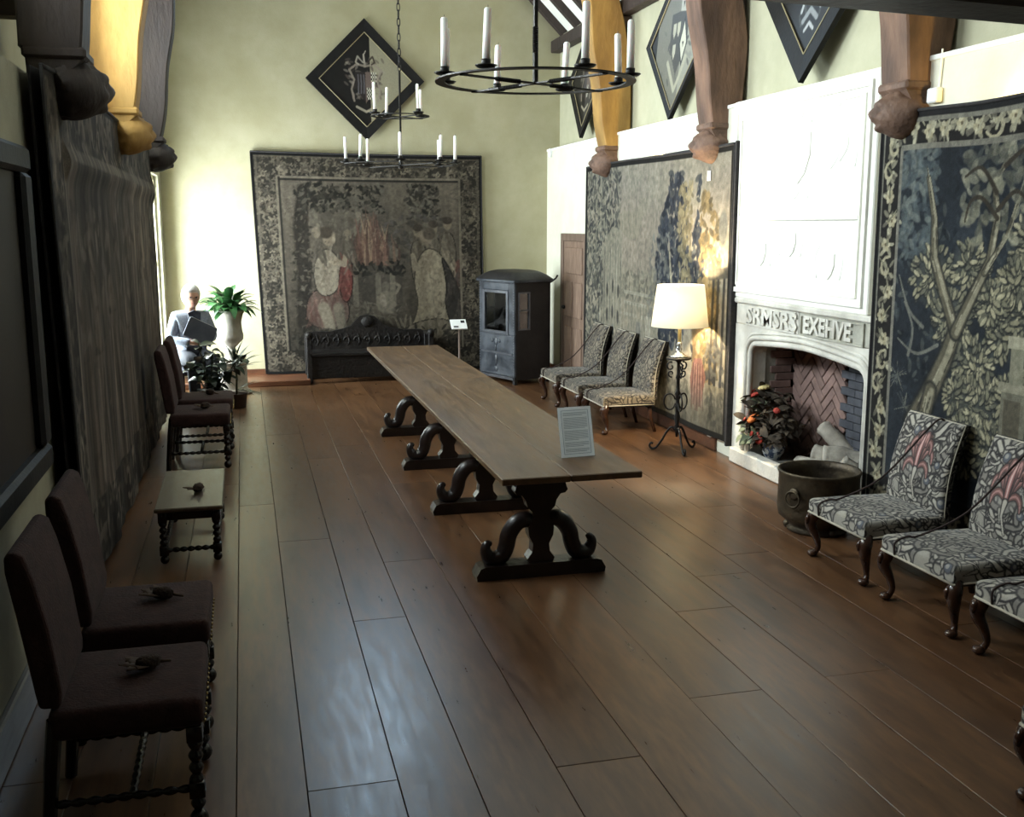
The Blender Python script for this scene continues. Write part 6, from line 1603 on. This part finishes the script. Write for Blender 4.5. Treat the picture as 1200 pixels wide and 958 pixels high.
rd = dict(hip=.13, waist=.125, chest=.135, neck0=.07, neck=.056, head=.085, crown=.06, sl=.062, el=.046, wl=.030, hl=.032, sr=.062, er=.046, wr=.030, hr=.032, kl=.062, al=.04, tl=.035, kr=.062, ar=.04, tr=.035, hpl=.09, hpr=.09)
# five fingers for each hand, curled round the folder edge
fv, fe, fr_ = [], [], []
base_n = len(nm_)
for s, h in ((1, 'hl'), (-1, 'hr')):
    hx_, hy_, hz_ = V[h]
    for f in range(5):
        if f == 4: pts = [(hx_ + s * .02, hy_ - .0, hz_ + .03), (hx_ - s * .01, hy_ - .02, hz_ + .06)]
        else:
            L = (.055, .062, .058, .045)[f]; zz = hz_ + .025 - f * .018
            pts = [(hx_ - s * .035, hy_ - .012, zz), (hx_ - s * (.035 + L * .5), hy_ - .02, zz), (hx_ - s * (.035 + L), hy_ - .006, zz - .004)]
        prev = ix[h]
        for p in pts:
            fv.append(p); fr_.append(.009); fe.append((prev, base_n + len(fv) - 1)); prev = base_n + len(fv) - 1
skinmesh('body', [V[k] for k in nm_] + fv, [(ix[a], ix[b]) for a, b in ed] + fe, [rd[k] * .92 for k in nm_] + fr_, m_skin, pe)
# head with face
def facefn(d):
    k = 1.0
    for c_, w, a in (((0, -1, -.08), .13, .20), ((-.33, -.9, .12), .14, -.05), ((.33, -.9, .12), .14, -.05), ((0, -.95, -.62), .25, .07), ((0, -.97, -.33), .12, .03), ((-1, .05, 0), .16, .13), ((1, .05, 0), .16, .13), ((0, -.9, .3), .3, .03)):
        k += a * math.exp(-((d - Vector(c_).normalized()).length / w) ** 2)
    return k
hdm = MB(); hdm.x = Matrix.Translation((0, -.015, 1.165)) @ Matrix.Rotation(rad(10), 4, 'X'); hdm.ball((0, 0, 0), .098, 30, 24, (.86, 1.0, 1.22), facefn); hd2 = hdm.build('head', m_skin, pe, True)
for s in (-1, 1):
    e = MB(); e.x = hdm.x; e.ball((s * .033, -.090, .018), .011, 10, 8); e.build('eye', M('eye_dark', (60, 50, 46), (80, 70, 64), rough=.3), hd2, True)
e = MB(); e.x = hdm.x; e.tube([(-.025, -.097, -.045), (0, -.103, -.047), (.025, -.097, -.045)], [.003, .006, .003], 6); e.build('mouth', M('lips', (160, 104, 92), (170, 112, 100), rough=.5), hd2, True)
gl = MB(); gl.x = hdm.x
for s in (-1, 1): gl.tube([(s * .034 + .022 * math.cos(t), -.106, .016 + .018 * math.sin(t)) for t in np.linspace(0, 2 * PI, 15)[:-1]], .002, 5, closed=True)
gl.tube([(-.012, -.108, .018), (.012, -.108, .018)], .002, 5); gl.build('spectacles', m_iron, hd2, True)
hr_ = MB(); hr_.x = hdm.x
hr_.ball((0, .012, .02), .112, 26, 18, (.93, 1.0, 1.18), lambda d: 1.0 if (d.z > .42 or d.y > -.05 or (d.z > .1 and abs(d.x) > .8)) else .80); hr_.build('hair', m_hair, pe, True)
# clothing
jk = ['waist', 'chest', 'neck0', 'sl', 'el', 'wl', 'sr', 'er', 'wr', 'hip']; ji = {k: i for i, k in enumerate(jk)}
skinmesh('jacket', [V[k] for k in jk], [(ji[a], ji[b]) for a, b in (('hip', 'waist'), ('waist', 'chest'), ('chest', 'neck0'), ('chest', 'sl'), ('sl', 'el'), ('el', 'wl'), ('chest', 'sr'), ('sr', 'er'), ('er', 'wr'))],
         [(.185, .15), (.20, .15), (.085, .08), .082, .064, .046, .082, .064, .046, (.18, .16)], m_jack, pe, root=9)
tk = ['hip', 'hpl', 'kl', 'al', 'hpr', 'kr', 'ar']; ti = {k: i for i, k in enumerate(tk)}
skinmesh('trousers', [V[k] for k in tk], [(ti[a], ti[b]) for a, b in (('hip', 'hpl'), ('hpl', 'kl'), ('kl', 'al'), ('hip', 'hpr'), ('hpr', 'kr'), ('kr', 'ar'))], [.15, .105, .08, .065, .105, .08, .065], m_trou, pe)
MB().prism([(-.055, .80), (.055, .80), (.07, 1.0), (0, 1.03), (-.07, 1.0)], -.115, -.085, 'xz').build('jumper_front', m_shirt, pe)
for s in (-1, 1):
    MB().ball((s * .12, -.46, .04), .05, 12, 8, (.95, 2.1, .8)).build('shoe', m_trou, pe, True)
fo = thing('folder', 'dark blue-grey folder held against the chest of the seated person', 'folder', (PX, PY, 0), rad(18)); fo.scale = (1.06, 1.06, 1.07)
fm = MB(); fm.x = Matrix.Translation((.02, -.245, .80)) @ Matrix.Rotation(rad(-12), 4, 'X') @ Matrix.Rotation(rad(28), 4, 'Y'); fm.box(-.16, .16, -.012, -.006, -.11, .11).box(-.16, .16, .006, .012, -.11, .11).box(-.165, -.155, -.012, .012, -.11, .11); fm.build('cover', M('slate_folder', (58, 64, 80), (72, 78, 94), scale=10, rough=.5), fo)
fm2 = MB(); fm2.x = fm.x; fm2.box(-.15, .155, -.006, .006, -.105, .115); fm2.build('pages', m_paper, fo)
sc_ = thing('steward_chair', 'plain wooden chair under the seated person by the end window', 'chair', (PX, PY, 0), rad(18))
MB().box(-.22, .22, -.20, .22, .34, .38, b=.01).build('seat', m_turn, sc_)
for x in (-.19, .19):
    for y in (-.17, .19): MB().box(x - .018, x + .018, y - .018, y + .018, 0, .34, b=.004).build('leg', m_turn, sc_)
MB().box(-.21, .21, .225, .25, .60, .80, b=.008).build('backrest', m_turn, sc_)
for x in (-.19, .19): MB().box(x - .018, x + .018, .222, .252, .34, .80, b=.004).build('back_post', m_turn, sc_)
